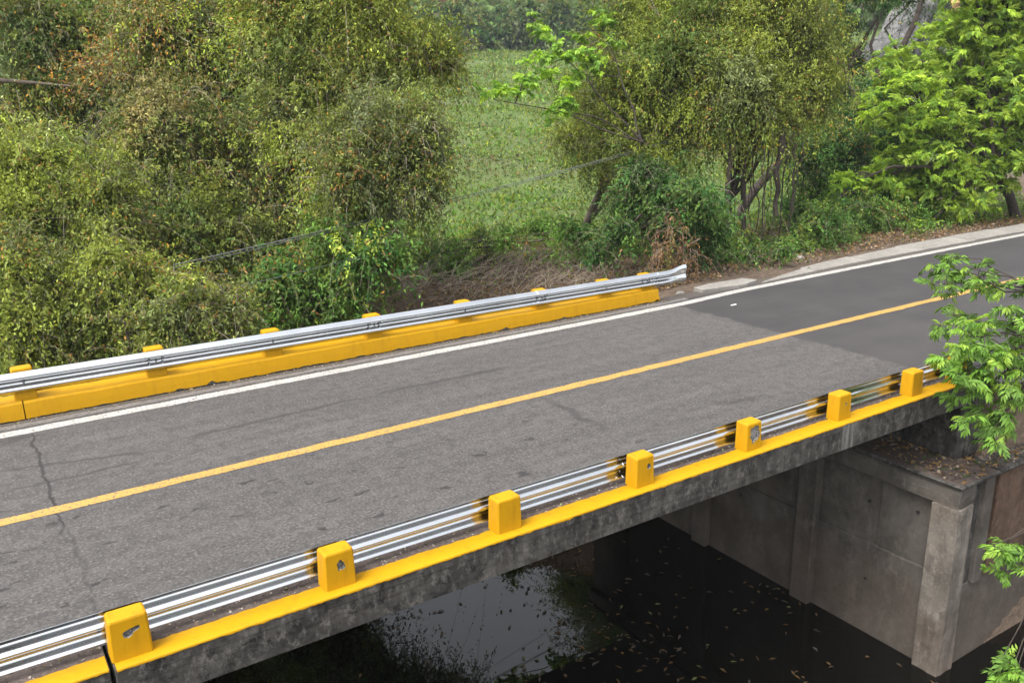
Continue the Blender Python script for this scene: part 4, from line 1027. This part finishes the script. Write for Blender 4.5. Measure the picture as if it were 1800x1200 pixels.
base = (16.0, -4.5)
P0 = np.array([16.0, -4.5, hz(*base) - .1]); fork = np.array([15.0, -4.1, .2])
tb.add(np.array([P0, (P0 + fork) / 2 + [.1, 0, 0], fork, fork + [-.3, .3, 1.6]]), [.16, .14, .12, .08], 8)
shoots = [np.array(s[:3]) for s in B['near_shoots']]; counts = [s[3:] for s in B['near_shoots']]
for _ in range(46):                        # the rest of the crown, beside and behind the trunk
    a, rr_ = RNG.uniform(-1.9, 1.9), RNG.uniform(.8, 2.6)
    q = np.array([16.2 + math.cos(a) * rr_, -4.6 + math.sin(a) * rr_ * .8, RNG.uniform(-.2, 4.2)])
    shoots.append(q); counts.append((3, .22))
shoots_a = np.array(shoots)
limb_to = [shoots_a[:len(B['near_shoots'])][m_].mean(0) for m_ in (shoots_a[:len(B['near_shoots']), 2] > 1.75, (shoots_a[:len(B['near_shoots']), 2] <= 1.75) & (shoots_a[:len(B['near_shoots']), 2] > .2), shoots_a[:len(B['near_shoots']), 2] <= .2)]
limb_to += [np.array(q) for q in ((17.0, -5.2, 3.0), (17.6, -3.6, 2.4), (16.6, -6.2, 1.4), (15.8, -4.2, 3.4))]
limbs = []
for q in limb_to:
    q = fork + (q - fork) * .78
    limbs.append(tb.curve(fork + [-.1, .1, RNG.uniform(-.3, .9)], q, .055, .022, .25, .06, 8, 6))
for p_, (k, sp) in zip(shoots, counts):
    d_ = [np.linalg.norm(L_ - p_, axis=1) + np.linspace(.5, 0, 8) for L_ in limbs]
    bi = int(np.argmin([x.min() for x in d_])); st = limbs[bi][int(np.argmin(d_[bi]))]
    tb.curve(st, p_ + [0, 0, .02], .018, .006, .10, .04, 6, 5)
    for _ in range(k):
        q = p_ + RNG.normal(0, sp, 3) * [1, 1, .7]
        tb.curve(p_, q, .007, .004, .03, .01, 4, 4)
        frames += sprig_frames(q, unit(p_ - fork) * .4 + [0, 0, .1], RNG.integers(5, 8))
leafy_tree('broadleaf_tree', 'near tree whose leafy sprays reach in at the right edge over the bridge end', base, frames, (.12, .040, .17, 4), tb, M_BARKD,
           [FRESH, (.11, .20, .03), (.075, .135, .026), (.13, .20, .03), (.06, .115, .022)])
frames, tb = [], Tubes()
base = (17.9, 17.3)
P0 = np.array([17.9, 17.3, hz(*base) - .1]); fork = np.array(B['sapling_fork'])
tb.add(np.array([P0, (P0 + fork) / 2 + [.2, 0, 0], fork]), [.07, .055, .04], 8)
for tip, shoots in B['sapling']:
    path = tb.curve(fork, np.array(tip), .030, .010, .12, .05, 8, 6)
    for s_ in shoots:
        s_ = np.array(s_); st = path[int(np.argmin(np.linalg.norm(path - s_, axis=1)))]
        tb.curve(st, s_, .016, .007, .05, .02, 5, 4)
        for _ in range(3): frames += sprig_frames(s_ + RNG.normal(0, .13, 3), np.array([0, 0, .55]), RNG.integers(5, 8))
leafy_tree('sapling', 'slender fresh-green tree with bare branches reaching over the meadow', base, frames, (.15, .068, .19, 4), tb, M_BARKD, [LIME, FRESH, (.12, .21, .03), (.16, .25, .04)])

# ------------------------------------------------------------------ ground cover
def scatter_leaves(name, X, Y, dz, L, Wd, pal, upr=.25, kind='stuff', axz=.15):
    n = len(X); Z = height(X, Y) + dz
    V, F, T = leaf_arrays(np.stack([X, Y, Z], 1), RNG.normal(0, 1, (n, 3)) * [1, 1, axz], unit(RNG.normal(0, upr, (n, 3)) + [0, 0, 1]), L, Wd, pick(pal, n) * np.exp(RNG.normal(0, .3, n))[:, None])
    return tag(link(name, np_mesh(name, V, F, T), M_LEAF), kind=kind)
n = 46000
X, Y = RNG.uniform(6, 36, n), 8.7 + RNG.gamma(1.7, 2.9, n)
k = (Y < 19) & ~((X > 14.5) & (Y < 8.35 + .6 * sstep(17, 24, X))); X, Y = X[k], Y[k]
scatter_leaves('leaf_litter', X, Y, RNG.uniform(.01, .12, len(X)), RNG.uniform(.06, .14, len(X)), RNG.uniform(.03, .07, len(X)), ((BROWN, 4), ((.085, .06, .045), 4), ((.20, .145, .11), 2), (OLIVE, 1)), .6, 'stuff', .5)
# loose brushwood on the bank
tw = Tubes()
for _ in range(900):
    x, y = RNG.uniform(5.5, 15.5), RNG.uniform(9.6, 16.5)
    a = RNG.normal(.5, .7); ln = RNG.uniform(.4, 1.9)
    z = hz(x, y); p = np.array([x, y, z + RNG.uniform(.02, .45)]); q = p + np.array([math.cos(a) * ln, math.sin(a) * ln, RNG.uniform(-.1, .5)])
    tw.curve(p, q, RNG.uniform(.006, .016), .003, RNG.uniform(0, .12), .04, 5, 3)
o = tw.build('brushwood', M_TWIG); o['kind'] = 'stuff'
# meadow grass and weeds, bigger tufts further off
n = 205000
d = 18 + 130 * RNG.random(n) ** 1.9; a = RNG.uniform(rad(14), rad(62), n)
X, Y = -.6 + np.sin(a) * d, -7.3 + np.cos(a) * d
k = (Y > 13.5 + 4.0 * ((X > 8.5) & (X < 18.5)) + RNG.normal(0, 1.3, n)) & (height(X, Y) > -2.2); X, Y, d = X[k], Y[k], d[k]; n = len(X)
Z = height(X, Y)
patch = RNG.normal(0, .55, n)
for q in range(14):
    th, fr = RNG.uniform(0, 6.28), RNG.uniform(.08, .75); patch += .33 * np.sin((X * np.cos(th) + Y * np.sin(th)) * fr + RNG.uniform(0, 6.28))
tint = np.where(patch[:, None] > 1.0, pick(((FRESH, 2), (YGREEN, 1)), n), np.where(patch[:, None] < -1.0, pick(((DARKG, 1), (MIDG, 2), (OLIVE, 1), (BROWN, 1)), n), pick(((MIDG, 1), (YGREEN, 2.5), (FRESH, 3.5), (PALE, .6), (OLIVE, .6)), n)))
L = (.05 + .0029 * d) * RNG.uniform(.6, 1.5, n) * (1 + .6 * (patch > 1.1))
V, F, T = leaf_arrays(np.stack([X, Y, Z], 1), unit(RNG.normal(0, .9, (n, 3)) + [0, 0, .45]), RNG.normal(0, 1, (n, 3)) + [-.4, -.6, .6], L, L * .36, tint * .78 * np.exp(RNG.normal(0, .25, n))[:, None], .25)
tag(link('meadow_grass', np_mesh('meadow_grass', V, F, T), M_LEAF), kind='stuff')
# low weeds over the bank and verge
n = 26000
X, Y = RNG.uniform(7, 40, n), RNG.uniform(9.6, 17, n)
w = -2.2 * np.exp(-((X - 12) / 4.5) ** 2 - ((Y - 13) / 3.5) ** 2) + np.sin(X * .9 + 1.3 * np.sin(Y * .8)) + np.sin(Y * 1.3 - X * .35) + (X - 15) * .05
k = w > .55; X, Y = X[k], Y[k]; n = len(X); Z = height(X, Y)
V, F, T = leaf_arrays(np.stack([X, Y, Z + RNG.uniform(0, .22, n)], 1), unit(RNG.normal(0, .7, (n, 3)) + [0, 0, .5]), unit(RNG.normal(0, .6, (n, 3)) + [0, -.2, .9]), RNG.uniform(.08, .17, n), RNG.uniform(.04, .07, n),
                      pick(P_GREEN, n) * np.exp(RNG.normal(0, .3, n))[:, None])
tag(link('weeds', np_mesh('weeds', V, F, T), M_LEAF), kind='stuff')
# leaves floating on the creek
n = 620
X, Y = RNG.uniform(1.9, 12.2, n), RNG.uniform(-2, 9, n)
k = RNG.random(n) < .35 + .65 * sstep(4, 9, X); X, Y = X[k], Y[k]; n = len(X)
cl = RNG.random(n) < .5; cen = np.stack([RNG.uniform(5, 12, 16), RNG.uniform(-1.5, 7, 16)], 1)[RNG.integers(0, 16, n)]
X = np.where(cl, np.minimum(12.25, cen[:, 0] + RNG.normal(0, .35, n)), X); Y = np.where(cl, cen[:, 1] + RNG.normal(0, .5, n), Y)
V, F, T = leaf_arrays(np.stack([X, Y, np.full(n, -4.845)], 1), RNG.normal(0, 1, (n, 3)) * [1, 1, 0], unit(RNG.normal(0, .12, (n, 3)) + [0, 0, 1]), RNG.uniform(.08, .18, n), RNG.uniform(.03, .065, n),
                      pick(((BROWN, 4), (PALE, .8), (ORANGE, .3), ((.13, .11, .09), 2), ((.07, .05, .035), 3)), n) * .55, .05)  # leaf browns darkened: the dimness under the deck is put into their colour
tag(link('floating_leaves', np_mesh('floating_leaves', V, F, T), M_LEAF), kind='stuff')
# grit and crumbs along both kerbs and on the bearing seat
n = 2600
X = RNG.uniform(-2, 13.6, n); nearside = RNG.random(n) < .55
Y = np.where(nearside, RNG.uniform(.28, .60, n), 7.735 - np.abs(RNG.normal(0, .09, n))); Z = np.where(nearside, .102, .003)
V, F, T = leaf_arrays(np.stack([X, Y, Z], 1), RNG.normal(0, 1, (n, 3)) * [1, 1, .3], unit(RNG.normal(0, .6, (n, 3)) + [0, 0, 1]), RNG.uniform(.012, .05, n), RNG.uniform(.01, .035, n),
                      pick(((BROWN, 2), ((.25, .22, .19), 3), ((.07, .06, .05), 3), (PALE, .6)), n), .1)
tag(link('grit', np_mesh('grit', V, F, T), M_LEAF), kind='stuff')
n = 2600
X, Y = RNG.uniform(12.35, 18, n), np.where(RNG.random(n) < .7, RNG.uniform(-.6, 1.2, n), RNG.uniform(-.6, 5, n))
Z = np.where(X < 13.2, -1.288, -1.285) + RNG.uniform(0, .05, n); k = (Y < -.05) | (X < 13.18); X, Y, Z = X[k], Y[k], Z[k]; n = len(X)
V, F, T = leaf_arrays(np.stack([X, Y, Z], 1), RNG.normal(0, 1, (n, 3)) * [1, 1, .4], unit(RNG.normal(0, .6, (n, 3)) + [0, 0, 1]), RNG.uniform(.05, .13, n), RNG.uniform(.03, .06, n),
                      pick(((BROWN, 3), ((.07, .05, .04), 4), ((.2, .16, .12), 2), (DARKG, 1)), n), .1)
tag(link('seat_leaf_litter', np_mesh('seat_leaf_litter', V, F, T), M_LEAF), kind='stuff')
n = 9000
X, Y = RNG.uniform(12, 20, n), RNG.uniform(-6, -1.0, n)
k = height(X, Y) > -4.9; scatter_leaves('bank_leaf_litter', X[k], Y[k], .03, RNG.uniform(.07, .15, k.sum()), RNG.uniform(.03, .07, k.sum()), ((BROWN, 4), ((.07, .05, .04), 4), ((.17, .12, .08), 2), (OLIVE, 1.5)), .5, 'stuff', .4)

# ------------------------------------------------------------------ hazy air
M_HAZE = bpy.data.materials.new('hazy_air'); M_HAZE.use_nodes = True
ht = M_HAZE.node_tree; ht.nodes.clear()
ho = ht.nodes.new('ShaderNodeOutputMaterial'); hv = ht.nodes.new('ShaderNodeVolumePrincipled')
hv.inputs['Color'].default_value = (.86, .92, 1.0, 1); hv.inputs['Density'].default_value = .00028; hv.inputs['Anisotropy'].default_value = 0
ht.links.new(hv.outputs[0], ho.inputs['Volume'])
bm = bmesh.new(); box_bm(bm, -150, 360, -90, 360, -9, 88)
me = bpy.data.meshes.new('haze'); bm.to_mesh(me); bm.free()
tag(link('haze', me, M_HAZE), kind='stuff')
